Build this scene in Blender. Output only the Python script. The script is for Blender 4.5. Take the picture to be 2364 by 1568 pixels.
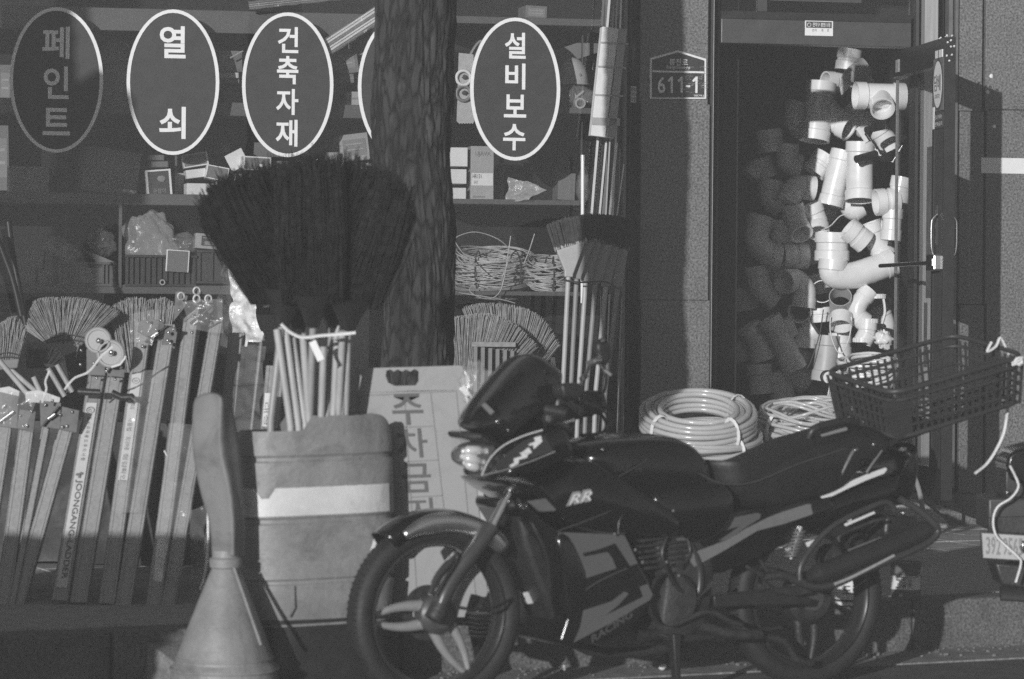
import bpy, math, random
from mathutils import Vector as V, Matrix, noise
for o in list(bpy.data.objects): bpy.data.objects.remove(o)
R = math.radians; PI = math.pi
rnd = random.Random(7)
SC = bpy.context.scene
COL = SC.collection
# ------------------------------------------------------------------ camera
F = 7200.; CX = 1182.; CY = 784.; HOR = -94.; ROLL = .009; CH = 1.25
cd = bpy.data.cameras.new('camera'); cam = bpy.data.objects.new('camera', cd); COL.objects.link(cam)
cam.location = (0, 0, CH)
cam.rotation_euler = (Matrix.Rotation(R(90), 3, 'X') @ Matrix.Rotation(ROLL, 3, 'Z')).to_euler()
cd.sensor_width = 36; cd.lens = 36 * F / 2364; cd.shift_y = HOR / 2364
cd.clip_start = .1; cd.clip_end = 400
cd.dof.use_dof = True; cd.dof.focus_distance = 14.3; cd.dof.aperture_fstop = 4.5
SC.camera = cam
# ------------------------------------------------------------------ world, sun, exposure
SUN = V((.36, 1, -.172)).normalized()
w = bpy.data.worlds.new('World'); SC.world = w; w.use_nodes = True
nt = w.node_tree; nt.nodes.clear()
sky = nt.nodes.new('ShaderNodeTexSky'); sky.sky_type = 'NISHITA'; sky.sun_disc = False
sky.sun_elevation = math.asin(-SUN.z); sky.sun_rotation = math.atan2(-SUN.x, -SUN.y)
bw = nt.nodes.new('ShaderNodeRGBToBW'); bg = nt.nodes.new('ShaderNodeBackground'); wo = nt.nodes.new('ShaderNodeOutputWorld')
nt.links.new(sky.outputs[0], bw.inputs[0]); nt.links.new(bw.outputs[0], bg.inputs[0]); nt.links.new(bg.outputs[0], wo.inputs[0])
bg.inputs[1].default_value = .055
sl = bpy.data.lights.new('sun', 'SUN'); sl.energy = 4.3; sl.angle = R(.53); sl.color = (1, 1, 1)
so = bpy.data.objects.new('sun', sl); COL.objects.link(so); so.location = (-8, -20, 12)
so.rotation_euler = SUN.to_track_quat('-Z', 'Y').to_euler()
vs = SC.view_settings; vs.view_transform = 'Standard'; vs.look = 'None'; vs.gamma = 1; vs.exposure = 0
vs.use_curve_mapping = False
SC.render.engine = 'CYCLES'
SC.cycles.use_denoising = False
SC.cycles.max_bounces = 8; SC.cycles.transparent_max_bounces = 24; SC.cycles.volume_bounces = 0
SC.cycles.sample_clamp_indirect = 3; SC.cycles.sample_clamp_direct = 5
# thin scattering air added to lift the blacks: one closed box round everything
hm = bpy.data.materials.new('black_lift_air'); hm.use_nodes = True; hn_ = hm.node_tree; hn_.nodes.clear()
pvn = hn_.nodes.new('ShaderNodeVolumePrincipled'); pvn.inputs['Color'].default_value = (.95, .95, .95, 1); pvn.inputs['Density'].default_value = .0100; pvn.inputs['Anisotropy'].default_value = 0
hn_.links.new(pvn.outputs[0], hn_.nodes.new('ShaderNodeOutputMaterial').inputs['Volume'])
hx, hy0, hy1, hz0, hz1 = 68, -48, 88, -1.5, 4.75
hme = bpy.data.meshes.new('black_lift_haze'); hme.from_pydata([(x, y, z) for x in (-hx, hx) for y in (hy0, hy1) for z in (hz0, hz1)], [], [(0, 1, 3, 2), (4, 6, 7, 5), (0, 4, 5, 1), (2, 3, 7, 6), (0, 2, 6, 4), (1, 5, 7, 3)])
hme.materials.append(hm); ho = bpy.data.objects.new('black_lift_haze', hme); COL.objects.link(ho); ho['kind'] = 'stuff'

# ------------------------------------------------------------------ frames: photo coordinates (2364 px wide) to places
def ray(px, py):
    dx, dy = px - CX, py - CY
    return (dx + ROLL * dy) / F, -((dy - ROLL * dx) - HOR) / F
class Frame:
    def __init__(s, x, y, deg):
        s.x, s.y, s.a = x, y, R(deg); s.c, s.s = math.cos(s.a), math.sin(s.a)
    def pt(s, px, py, v=0):
        a, b = ray(px, py); d = (v - s.s * s.x + s.c * s.y) / (s.c - a * s.s)
        return V(((a * d - s.x) * s.c + (d - s.y) * s.s, v, CH + b * d))
    def world(s, p): return V((s.x + p[0] * s.c - p[1] * s.s, s.y + p[0] * s.s + p[1] * s.c, p[2]))
    def loc(s, p): return V(((p[0] - s.x) * s.c + (p[1] - s.y) * s.s, -(p[0] - s.x) * s.s + (p[1] - s.y) * s.c, p[2]))
    def ground(s, px, py, z):            # where the ray meets height z
        a, b = ray(px, py); d = (z - CH) / b
        return s.loc(V((a * d, d, z)))
W = Frame(0, 0, 0)                       # v is the distance from the camera
FA = Frame(1.85, 15.0, 10)               # shop front: u along it, v into the shop
KB = Frame(-1.6, 9.70, 25.7)             # kerb edge
KZ = .184                                # pavement height
BK = Frame(-.2345, 9.50, 29)              # motorcycle: origin on the ground under the front axle, u to the rear
DL = Frame(1.84, 15.0, -82.6)            # open door leaf: u from the hinge outwards
# ------------------------------------------------------------------ mesh builder
def smooth_path(pts, n=6, closed=False):
    pts = [V(p) for p in pts]; out = []; N = len(pts)
    if N < 3: return pts
    rng = range(N) if closed else range(N - 1)
    for i in rng:
        if closed: a, b, c, d = pts[(i - 1) % N], pts[i], pts[(i + 1) % N], pts[(i + 2) % N]
        else: a, b, c, d = pts[max(i - 1, 0)], pts[i], pts[i + 1], pts[min(i + 2, N - 1)]
        for k in range(n):
            t = k / n
            out.append(.5 * ((2 * b) + (c - a) * t + (2 * a - 5 * b + 4 * c - d) * t * t + (3 * b - a - 3 * c + d) * t ** 3))
    if not closed: out.append(pts[-1])
    return out
class MB:
    def __init__(s): s.v = []; s.f = []
    def add(s, vs_, fs):
        o = len(s.v); s.v += [V(q) for q in vs_]; s.f += [tuple(i + o for i in f) for f in fs]; return s
    def box(s, c, size, rot=None):
        x, y, z = size[0] / 2, size[1] / 2, size[2] / 2
        q = [V((i * x, j * y, k * z)) for i in (-1, 1) for j in (-1, 1) for k in (-1, 1)]
        if rot is not None: q = [rot @ p for p in q]
        return s.add([p + V(c) for p in q], [(0, 1, 3, 2), (4, 6, 7, 5), (0, 4, 5, 1), (2, 3, 7, 6), (0, 2, 6, 4), (1, 5, 7, 3)])
    def beam(s, p0, p1, w_, t, side=(1, 0, 0), w1=None):
        p0, p1 = V(p0), V(p1); d = (p1 - p0).normalized(); sd = V(side); sd = (sd - d * sd.dot(d)).normalized(); nn = d.cross(sd)
        w1 = w1 or w_; q = []
        for p, ww in ((p0, w_), (p1, w1)):
            for a, b in ((-1, -1), (1, -1), (1, 1), (-1, 1)): q.append(p + sd * a * ww / 2 + nn * b * t / 2)
        return s.add(q, [(3, 2, 1, 0), (4, 5, 6, 7)] + [(i, (i + 1) % 4, (i + 1) % 4 + 4, i + 4) for i in range(4)])
    def fr(s, pts, closed=False):
        N = len(pts); T = []
        for i in range(N):
            a = pts[(i - 1) % N] if (closed or i) else pts[i]; b = pts[(i + 1) % N] if (closed or i < N - 1) else pts[i]
            T.append((b - a).normalized() if (b - a).length > 1e-9 else V((0, 0, 1)))
        n0 = T[0].orthogonal().normalized(); out = []
        for t in T:
            n0 = n0 - t * n0.dot(t)
            n0 = n0.normalized() if n0.length > 1e-6 else t.orthogonal().normalized()
            out.append((n0.copy(), t.cross(n0)))
        return out
    def tube(s, pts, r, n=8, closed=False, caps=True, flat=1.):
        pts = [V(p) for p in pts]; N = len(pts); fr = s.fr(pts, closed); rr = r if isinstance(r, (list, tuple)) else [r] * N
        q = []
        for p, (a, b), r_ in zip(pts, fr, rr):
            for k in range(n):
                t = 2 * PI * k / n; q.append(p + a * math.cos(t) * r_ + b * math.sin(t) * r_ * flat)
        fs = []
        for i in range(N if closed else N - 1):
            j = (i + 1) % N
            for k in range(n): fs.append((i * n + k, i * n + (k + 1) % n, j * n + (k + 1) % n, j * n + k))
        if caps and not closed: fs.append(tuple(range(n - 1, -1, -1))); fs.append(tuple((N - 1) * n + k for k in range(n)))
        return s.add(q, fs)
    def pipe(s, pts, r, th, n=20):        # hollow pipe with open ends
        pts = [V(p) for p in pts]; N = len(pts); fr = s.fr(pts); rr = r if isinstance(r, (list, tuple)) else [r] * N; q = []
        for inner in (0, 1):
            for p, (a, b), r_ in zip(pts, fr, rr):
                for k in range(n):
                    t = 2 * PI * k / n; q.append(p + (a * math.cos(t) + b * math.sin(t)) * (r_ - th * inner))
        fs = []
        for i in range(N - 1):
            for k in range(n):
                k2 = (k + 1) % n
                fs.append((i * n + k, i * n + k2, (i + 1) * n + k2, (i + 1) * n + k))
                o = N * n; fs.append((o + i * n + k, o + (i + 1) * n + k, o + (i + 1) * n + k2, o + i * n + k2))
        for e in (0, N - 1):
            for k in range(n):
                k2 = (k + 1) % n; f = (e * n + k, N * n + e * n + k, N * n + e * n + k2, e * n + k2)
                fs.append(f if e == 0 else f[::-1])
        return s.add(q, fs)
    def prism(s, poly, v0, v1):           # outline (u, z), from v0 (seen side) to v1
        n = len(poly); q = [V((p[0], v0, p[1])) for p in poly] + [V((p[0], v1, p[1])) for p in poly]
        ar = sum(poly[i][0] * poly[(i + 1) % n][1] - poly[(i + 1) % n][0] * poly[i][1] for i in range(n))
        fs = [tuple(range(n)), tuple(range(2 * n - 1, n - 1, -1))] + [(i, i + n, (i + 1) % n + n, (i + 1) % n) for i in range(n)]
        if ar < 0: fs = [f[::-1] for f in fs]
        return s.add(q, fs)
    def puff(s, poly, yc, half, edge=.45, n=5, sub=3, half_far=None):
        pl = smooth_path([V((p[0], p[1], 0)) for p in poly], sub, True); c = sum(pl, V((0, 0, 0))) / len(pl); m = len(pl); q = []; fs = []
        ks = list(range(-n, n + 1))
        for k in ks:
            t = k / n * PI / 2; sc = 1 - edge * (1 - math.cos(t)); h = half if k < 0 else (half_far or half)
            for p in pl: q.append(V((c.x + (p.x - c.x) * sc, yc + h * math.sin(t), c.y + (p.y - c.y) * sc)))
        for i in range(len(ks) - 1):
            for k in range(m): fs.append((i * m + k, i * m + (k + 1) % m, (i + 1) * m + (k + 1) % m, (i + 1) * m + k))
        fs.append(tuple(range(m - 1, -1, -1))); fs.append(tuple((len(ks) - 1) * m + k for k in range(m)))
        return s.add(q, fs)
    def lathe(s, prof, c=(0, 0, 0), n=32, rot=None, jit=None):
        q = []; c = V(c)
        for i, (r, z) in enumerate(prof):
            for k in range(n):
                t = 2 * PI * k / n; p = V((r * math.cos(t), r * math.sin(t), z))
                if jit: p = jit(p, i, t)
                q.append((rot @ p if rot is not None else p) + c)
        fs = [(i * n + k, i * n + (k + 1) % n, (i + 1) * n + (k + 1) % n, (i + 1) * n + k) for i in range(len(prof) - 1) for k in range(n)]
        return s.add(q, fs)
    def sheet(s, c00, c10, c01, c11, nu, nv, amp, seed=0, freq=9., thick=0):
        c00, c10, c01, c11 = V(c00), V(c10), V(c01), V(c11); nn = (c10 - c00).cross(c01 - c00).normalized(); q = []
        for j in range(nv + 1):
            for i in range(nu + 1):
                a, b = i / nu, j / nv; p = c00 * (1 - a) * (1 - b) + c10 * a * (1 - b) + c01 * (1 - a) * b + c11 * a * b
                h = noise.noise(p * freq + V((seed, 3, 1))) + .5 * noise.noise(p * freq * 2.7 + V((seed, 9, 4)))
                q.append(p + nn * h * amp + V((noise.noise(p * freq + V((seed, 31, 7))), 0, noise.noise(p * freq + V((seed, 1, 77))))) * amp * .6)
        return s.add(q, [(j * (nu + 1) + i, j * (nu + 1) + i + 1, (j + 1) * (nu + 1) + i + 1, (j + 1) * (nu + 1) + i) for j in range(nv) for i in range(nu)])
    def blob(s, c, rx, ry, rz, seed=0, amp=.25, n=18, m=12, freq=5.):
        c = V(c); q = []; fs = []
        for j in range(m + 1):
            ph = PI * j / m
            for i in range(n):
                t = 2 * PI * i / n; d = V((math.cos(t) * math.sin(ph), math.sin(t) * math.sin(ph), math.cos(ph)))
                k = 1 + amp * noise.noise(d * freq * .4 + V((seed, 0, 0))) + amp * .7 * noise.noise(d * freq + V((seed, 5, 0)))
                q.append(c + V((d.x * rx, d.y * ry, d.z * rz)) * k)
        for j in range(m):
            for i in range(n): fs.append((j * n + i, (j + 1) * n + i, (j + 1) * n + (i + 1) % n, j * n + (i + 1) % n))
        return s.add(q, fs)
    def text(s, txt, o, xd, yd, wd, ht, bold=.0, depth=0.):
        key = (txt, bold)
        if key not in TX:
            c = bpy.data.curves.new('t', 'FONT'); c.body = txt; c.offset = bold; c.resolution_u = 3; c.fill_mode = 'FRONT'
            ob = bpy.data.objects.new('t', c); COL.objects.link(ob); dg = bpy.context.evaluated_depsgraph_get()
            me = bpy.data.meshes.new_from_object(ob.evaluated_get(dg))
            vv = [v.co.copy() for v in me.vertices]; ff = [tuple(p.vertices) for p in me.polygons]
            bpy.data.objects.remove(ob); bpy.data.curves.remove(c); bpy.data.meshes.remove(me)
            x0, x1 = min(q.x for q in vv), max(q.x for q in vv); y0, y1 = min(q.y for q in vv), max(q.y for q in vv)
            TX[key] = ([((q.x - x0) / (x1 - x0), (q.y - y0) / (y1 - y0)) for q in vv], ff)
        vv, ff = TX[key]; o, xd, yd = V(o), V(xd).normalized(), V(yd).normalized()
        return s.add([o + xd * a * wd + yd * b * ht for a, b in vv], ff)
TX = {}
# ------------------------------------------------------------------ objects
INFO = {}
def tag(o, label=None, cat=None, group=None, kind=None):
    if label: o['label'] = label
    if cat: o['category'] = cat
    if group: o['group'] = group
    if kind: o['kind'] = kind
def thing(name, label, cat, fr, base, group=None):
    o = bpy.data.objects.new(name, None); COL.objects.link(o); base = V(base)
    o.location = fr.world(base); o.rotation_euler = (0, 0, fr.a); o.empty_display_size = .1
    tag(o, label, cat, group); INFO[o.name] = (fr, base); return o
def mk(name, mb, mat, base, sm=None, bev=0, seg=2):
    me = bpy.data.meshes.new(name); me.from_pydata([v - base for v in mb.v], [], mb.f); me.update()
    if mat: me.materials.append(mat)
    if sm is not None:
        me.polygons.foreach_set('use_smooth', [True] * len(me.polygons)); me.set_sharp_from_angle(angle=R(sm))
    o = bpy.data.objects.new(name, me); COL.objects.link(o)
    if bev:
        b = o.modifiers.new('bevel', 'BEVEL'); b.width = bev; b.segments = seg; b.limit_method = 'ANGLE'; b.angle_limit = R(40)
    return o
def part(name, mb, mat, parent, sm=None, bev=0, seg=2, label=None, kind=None):
    fr, base = INFO[parent.name]; o = mk(name, mb, mat, base, sm, bev, seg); o.parent = parent
    INFO[o.name] = (fr, base); tag(o, label, None, None, kind); return o
def solo(name, label, cat, mb, mat, fr=W, base=None, group=None, kind=None, sm=None, bev=0, seg=2):
    if base is None:
        xs, ys, zs = [v.x for v in mb.v], [v.y for v in mb.v], [v.z for v in mb.v]
        base = V(((min(xs) + max(xs)) / 2, (min(ys) + max(ys)) / 2, min(zs)))
    base = V(base); o = mk(name, mb, mat, base, sm, bev, seg); o.location = fr.world(base); o.rotation_euler = (0, 0, fr.a)
    tag(o, label, cat, group, kind); INFO[o.name] = (fr, base); return o
def clone(o, parent=None, loc=None):
    c = o.copy(); COL.objects.link(c); c.parent = parent
    if loc is not None: c.location = loc
    for ch in o.children: clone(ch, c)
    return c
def struct(name, mb, mat, fr=W, **k): return solo(name, None, None, mb, mat, fr, kind='structure', **k)
# ------------------------------------------------------------------ materials (a black and white place: every colour is a grey)
MT = {}
def M(name, col, rough=.6, metal=0., var=.12, scale=18., bump=0., bscale=90., coat=0., stretch=None, alpha=1., speck=0., spec=.5, trans=0., dirt=0.):
    if name in MT: return MT[name]
    m = bpy.data.materials.new(name); m.use_nodes = True; n = m.node_tree; b = n.nodes['Principled BSDF']; L = n.links.new
    tc = n.nodes.new('ShaderNodeTexCoord'); src = tc.outputs['Object']
    if stretch:
        mp = n.nodes.new('ShaderNodeMapping'); mp.inputs['Scale'].default_value = stretch; L(src, mp.inputs[0]); src = mp.outputs[0]
    nz = n.nodes.new('ShaderNodeTexNoise'); nz.inputs['Scale'].default_value = scale; nz.inputs['Detail'].default_value = 5; nz.inputs['Roughness'].default_value = .65; L(src, nz.inputs[0])
    mr = n.nodes.new('ShaderNodeMapRange'); mr.inputs[1].default_value = .25; mr.inputs[2].default_value = .75
    mr.inputs[3].default_value = col * (1 - var); mr.inputs[4].default_value = col * (1 + var); L(nz.outputs[0], mr.inputs[0]); out = mr.outputs[0]
    if speck:
        n2 = n.nodes.new('ShaderNodeTexNoise'); n2.inputs['Scale'].default_value = 95; n2.inputs['Detail'].default_value = 4; n2.inputs['Roughness'].default_value = .8; L(tc.outputs['Object'], n2.inputs[0])
        r2 = n.nodes.new('ShaderNodeMapRange'); r2.inputs[1].default_value = .36; r2.inputs[2].default_value = .64; r2.inputs[3].default_value = 1 - speck; r2.inputs[4].default_value = 1 + speck; L(n2.outputs[0], r2.inputs[0])
        mu = n.nodes.new('ShaderNodeMath'); mu.operation = 'MULTIPLY'; L(out, mu.inputs[0]); L(r2.outputs[0], mu.inputs[1]); out = mu.outputs[0]
    if dirt:
        n4 = n.nodes.new('ShaderNodeTexNoise'); n4.inputs['Scale'].default_value = 4.5; n4.inputs['Detail'].default_value = 10; n4.inputs['Roughness'].default_value = .72; n4.inputs['Distortion'].default_value = .8; L(tc.outputs['Object'], n4.inputs[0])
        r4 = n.nodes.new('ShaderNodeMapRange'); r4.inputs[1].default_value = .5; r4.inputs[2].default_value = .68; r4.inputs[3].default_value = 1; r4.inputs[4].default_value = 1 - dirt; L(n4.outputs[0], r4.inputs[0])
        m4 = n.nodes.new('ShaderNodeMath'); m4.operation = 'MULTIPLY'; L(out, m4.inputs[0]); L(r4.outputs[0], m4.inputs[1]); out = m4.outputs[0]
    L(out, b.inputs['Base Color'])
    rr = n.nodes.new('ShaderNodeMapRange'); rr.inputs[1].default_value = .3; rr.inputs[2].default_value = .7
    rr.inputs[3].default_value = max(.02, rough * .85); rr.inputs[4].default_value = min(1, rough * 1.2); L(nz.outputs[0], rr.inputs[0]); L(rr.outputs[0], b.inputs['Roughness'])
    b.inputs['Metallic'].default_value = metal; b.inputs['Specular IOR Level'].default_value = spec
    if coat: b.inputs['Coat Weight'].default_value = coat; b.inputs['Coat Roughness'].default_value = .13
    if trans: b.inputs['Transmission Weight'].default_value = trans
    if bump:
        n3 = n.nodes.new('ShaderNodeTexNoise'); n3.inputs['Scale'].default_value = bscale; n3.inputs['Detail'].default_value = 6; L(src, n3.inputs[0])
        bp = n.nodes.new('ShaderNodeBump'); bp.inputs['Strength'].default_value = min(1, bump); bp.inputs['Distance'].default_value = .01 * max(1, bump); L(n3.outputs[0], bp.inputs['Height']); L(bp.outputs[0], b.inputs['Normal'])
    if alpha < 1:
        tr = n.nodes.new('ShaderNodeBsdfTransparent'); mx = n.nodes.new('ShaderNodeMixShader'); mx.inputs[0].default_value = alpha
        L(tr.outputs[0], mx.inputs[1]); L(b.outputs[0], mx.inputs[2]); L(mx.outputs[0], n.nodes['Material Output'].inputs[0])
    MT[name] = m; return m
def glass(name, tint=.95, rough=.01, k=1.2):
    m = bpy.data.materials.new(name); m.use_nodes = True; n = m.node_tree; n.nodes.clear(); L = n.links.new
    o = n.nodes.new('ShaderNodeOutputMaterial'); t = n.nodes.new('ShaderNodeBsdfTransparent'); t.inputs[0].default_value = (tint,) * 3 + (1,)
    g = n.nodes.new('ShaderNodeBsdfGlossy'); g.inputs['Roughness'].default_value = rough; lw = n.nodes.new('ShaderNodeLayerWeight'); lw.inputs[0].default_value = .5; pw = n.nodes.new('ShaderNodeMath'); pw.operation = 'POWER'; pw.inputs[1].default_value = 6; L(lw.outputs['Facing'], pw.inputs[0]); fr_ = n.nodes.new('ShaderNodeMath'); fr_.operation = 'MULTIPLY_ADD'; fr_.inputs[1].default_value = .35; fr_.inputs[2].default_value = .03; L(pw.outputs[0], fr_.inputs[0])
    mx = n.nodes.new('ShaderNodeMixShader'); L(fr_.outputs[0], mx.inputs[0]); L(t.outputs[0], mx.inputs[1]); L(g.outputs[0], mx.inputs[2]); L(mx.outputs[0], o.inputs[0]); return m
granite = M('granite', .14, .7, dirt=.16, var=.15, scale=6, speck=.8, bump=.15, bscale=200)
granite_l = M('granite_light', .13, .75, dirt=.4, var=.3, scale=7, speck=.7, bump=.3, bscale=120)
paving = M('paving', .38, .85, dirt=.35, var=.25, scale=7, speck=.25, bump=.3)
asphalt = M('asphalt', .085, .9, dirt=.4, var=.3, scale=12, speck=.5, bump=.6, bscale=250)
kerbm = M('kerb_concrete', .26, .85, dirt=.4, var=.3, scale=14, speck=.35, bump=.4, bscale=120)
alu = M('aluminium', .37, .42, metal=.15, var=.18, scale=30, stretch=(3, 3, .12), bump=.08, bscale=60)
alu_d = M('dull_aluminium', .16, .45, metal=.3, var=.2, scale=26, bump=.1)
steel = M('bright_steel', .8, .16, metal=1, var=.1, bump=.1, bscale=40)
chrome = M('chrome', .9, .16, metal=1, var=.04)
darkmetal = M('dark_metal_frame', .025, .4, metal=.3, var=.15)
bronze = M('grey_metal_frame', .075, .42, metal=.35, var=.12, scale=9)
white = M('white_paint', .76, .4, dirt=.08, var=.03)
offwhite = M('printed_white', .72, .6, var=.06)
signdark = M('sign_face', .032, .45, var=.05)
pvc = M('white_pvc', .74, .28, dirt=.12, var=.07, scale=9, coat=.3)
pvc2 = M('shaded_pvc', .72, .4, var=.2, scale=12)  # shaded copy of the white PVC, duller, for the dim fittings
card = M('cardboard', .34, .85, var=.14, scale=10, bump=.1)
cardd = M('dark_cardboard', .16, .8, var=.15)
cardw = M('white_carton', .66, .7, var=.08)
inkm = M('dark_ink', .05, .7, var=.1)
greyink = M('grey_ink', .22, .7, var=.1)
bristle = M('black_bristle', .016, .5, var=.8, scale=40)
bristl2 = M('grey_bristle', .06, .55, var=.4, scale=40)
straw = M('straw', .27, .75, var=.4, scale=45)
bark = M('bark', .03, .95, var=.5, scale=10, stretch=(1.6, 1.6, .3), bump=1., bscale=30)
def bark_fix():
    n = bark.node_tree; b = n.nodes['Principled BSDF']; L = n.links.new; tc = n.nodes.new('ShaderNodeTexCoord'); mp = n.nodes.new('ShaderNodeMapping'); mp.inputs['Scale'].default_value = (1, 1, .28); L(tc.outputs['Object'], mp.inputs[0])
    dn = n.nodes.new('ShaderNodeTexNoise'); dn.inputs['Scale'].default_value = 14; dn.inputs['Detail'].default_value = 5; L(mp.outputs[0], dn.inputs[0])
    ad = n.nodes.new('ShaderNodeVectorMath'); ad.operation = 'MULTIPLY_ADD'; ad.inputs[1].default_value = (.07, .07, .07); L(dn.outputs['Color'], ad.inputs[0]); L(mp.outputs[0], ad.inputs[2])
    vo = n.nodes.new('ShaderNodeTexVoronoi'); vo.feature = 'DISTANCE_TO_EDGE'; vo.inputs['Scale'].default_value = 26; L(ad.outputs[0], vo.inputs['Vector'])
    mr = n.nodes.new('ShaderNodeMapRange'); mr.inputs[1].default_value = .0; mr.inputs[2].default_value = .22; mr.inputs[3].default_value = .001; mr.inputs[4].default_value = .034; L(vo.outputs['Distance'], mr.inputs[0])  # furrow shade put into the colour, darkest along the plate edges
    mm = n.nodes.new('ShaderNodeMath'); mm.operation = 'MULTIPLY'; m3 = n.nodes.new('ShaderNodeMapRange'); m3.inputs[1].default_value = .3; m3.inputs[2].default_value = .7; m3.inputs[3].default_value = .4; m3.inputs[4].default_value = 1.5; L(dn.outputs[0], m3.inputs[0]); L(mr.outputs[0], mm.inputs[0]); L(m3.outputs[0], mm.inputs[1]); L(mm.outputs[0], b.inputs['Base Color'])
    bp = n.nodes.new('ShaderNodeBump'); bp.inputs['Strength'].default_value = 1; bp.inputs['Distance'].default_value = .03; L(mr.outputs[0], bp.inputs['Height']); L(bp.outputs[0], b.inputs['Normal'])
bark_fix()
orange = M('traffic_orange', .26, .5, var=.32, scale=5, bump=.2, bscale=40, speck=.08, dirt=.5)
oranged = M('weathered_orange', .20, .6, var=.2, scale=9, bump=.1, dirt=.45)
tape = M('reflective_tape', .66, .45, dirt=.3, var=.12, scale=9, bump=.1)
blackpl = M('black_plastic', .02, .4, var=.3, bump=.1)
rubber = M('tyre_rubber', .016, .65, var=.3, bump=.15)
paint = M('black_gloss_paint', .004, .2, var=.2, coat=.8)
decal = M('grey_decal', .10, .4, var=.06)
decal_l = M('silver_decal', .3, .4, var=.08)
vinyl = M('seat_vinyl', .012, .45, var=.3, bump=.15, bscale=300)
engine = M('engine_metal', .05, .5, metal=.5, var=.4, scale=20, bump=.3)
hose = M('clear_hose', .62, .18, var=.08, scale=14, alpha=.62, coat=.5)
film = M('clear_film', .6, .14, var=.1, scale=8, alpha=.17, bump=.6, bscale=18, spec=.7)
film_b = M('bright_film', .85, .18, var=.15, scale=20, alpha=.8, bump=1., bscale=30, spec=.9)
crate_m = M('grey_crate', .10, .5, var=.15)
crate_dk = M('dark_crate', .04, .45, var=.2)
wood = M('broom_handle', .42, .45, var=.25, scale=12, stretch=(2, 2, .3))
wiremat = M('pale_wire', .4, .4, var=.35, scale=30)
shelfm = M('shelf_steel', .085, .5, var=.15, scale=6)
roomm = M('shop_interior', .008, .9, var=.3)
skin_b = M('board_plastic', .29, .55, dirt=.25, var=.1, scale=7)
ropem = M('white_cord', .7, .8, var=.15, bump=.3)
glass_m = glass('window_glass')
# ================================================================== SETTING
def fbox(mb, fr, px0, px1, py0, py1, v0, v1):
    a = fr.pt(px0, py1, v0); b = fr.pt(px1, py0, v0)
    return mb.box(((a.x + b.x) / 2, (v0 + v1) / 2, (a.z + b.z) / 2), (abs(b.x - a.x), abs(v1 - v0), abs(b.z - a.z)))
m = MB().box((0, 20, -.25), (130, 130, .5)); struct('road', m, asphalt)
# pavement slab under the pavers
uF = FA.loc(W.pt(0, 0, 14)).x
m = MB(); poly = [KB.world((-8, .16, 0)), KB.world((9, .16, 0)), FA.world((8, 1, 0)), FA.world((-12, 1, 0))]
q = [V((p.x, p.y, z)) for z in (.002, KZ - .014) for p in poly]
m.add(q, [(0, 3, 2, 1), (4, 5, 6, 7), (0, 1, 5, 4), (1, 2, 6, 5), (2, 3, 7, 6), (3, 0, 4, 7)])
pv = struct('pavement', m, kerbm)
# pavers: individual slabs where the photograph shows the pavement
pm = None; S_ = .3
for i in range(-2, 22):
    for j in range(0, 17):
        u = i * S_ + .1; v = .165 + j * S_ + S_ / 2; p = KB.world((u, v, KZ))
        if FA.loc(p).y > -.02 or p.x > 3.6 or p.x < -2.4: continue
        if pm is None:
            pm = MB().box((0, 0, -.02), (S_ - .006, S_ - .006, .04)); o = mk('paver', pm, paving, V((0, 0, 0)), bev=.003, seg=1); pme = o
        else: o = pme.copy(); COL.objects.link(o)
        o.parent = pv; inv = V((p.x, p.y, KZ + rnd.uniform(-.002, .002))) - pv.location
        o.location = inv; o.rotation_euler = (rnd.uniform(-.004, .004), rnd.uniform(-.004, .004), KB.a)
kb = thing('kerb', None, None, KB, (0, 0, 0)); kb['kind'] = 'structure'
uj = KB.ground(2137, 1390, KZ).x
k0 = None
for i in range(-4, 7):
    u0 = uj + i * 1.0
    m = MB().box((u0 + .5, .08, KZ / 2 - .05), (.992, .16, KZ + .1 + rnd.uniform(-.002, .002)))
    part('kerbstone', m, granite_l, kb, bev=.012)
m = MB().box((0, -.17, .001), (16, .33, .008)); struct('gutter', m, kerbm, KB)
m = MB(); r2 = random.Random(5)
for k in range(420):
    u, v, r_ = r2.uniform(-1, 5), -abs(r2.gauss(0, .12)) - .006, r2.uniform(.002, .007) if k % 9 else r2.uniform(.006, .012); m.blob((u, v, .005 + r_ * .4), r_, r_, r_ * .7, k, .5, 6, 4)
solo('gravel', None, None, m, M('grit', .18, .9, var=.6, scale=60), KB, kind='stuff')
# kerb ramp block by the cone
q0 = KB.ground(210, 1545, 0); q1 = KB.ground(420, 1545, 0)
m = MB(); u0, u1 = q0.x, q1.x
m.add([(u0, -.42, .012), (u1, -.42, .012), (u0, -.34, .10), (u1, -.34, .10), (u0, -.003, .15), (u1, -.003, .15), (u0, -.003, .012), (u1, -.003, .012)],
      [(0, 1, 3, 2), (2, 3, 5, 4), (4, 5, 7, 6), (6, 7, 1, 0), (0, 2, 4, 6), (1, 7, 5, 3)])
solo('kerb_ramp', 'low concrete kerb ramp on the road behind the traffic cone', 'ramp', m, kerbm, KB, bev=.006)
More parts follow.
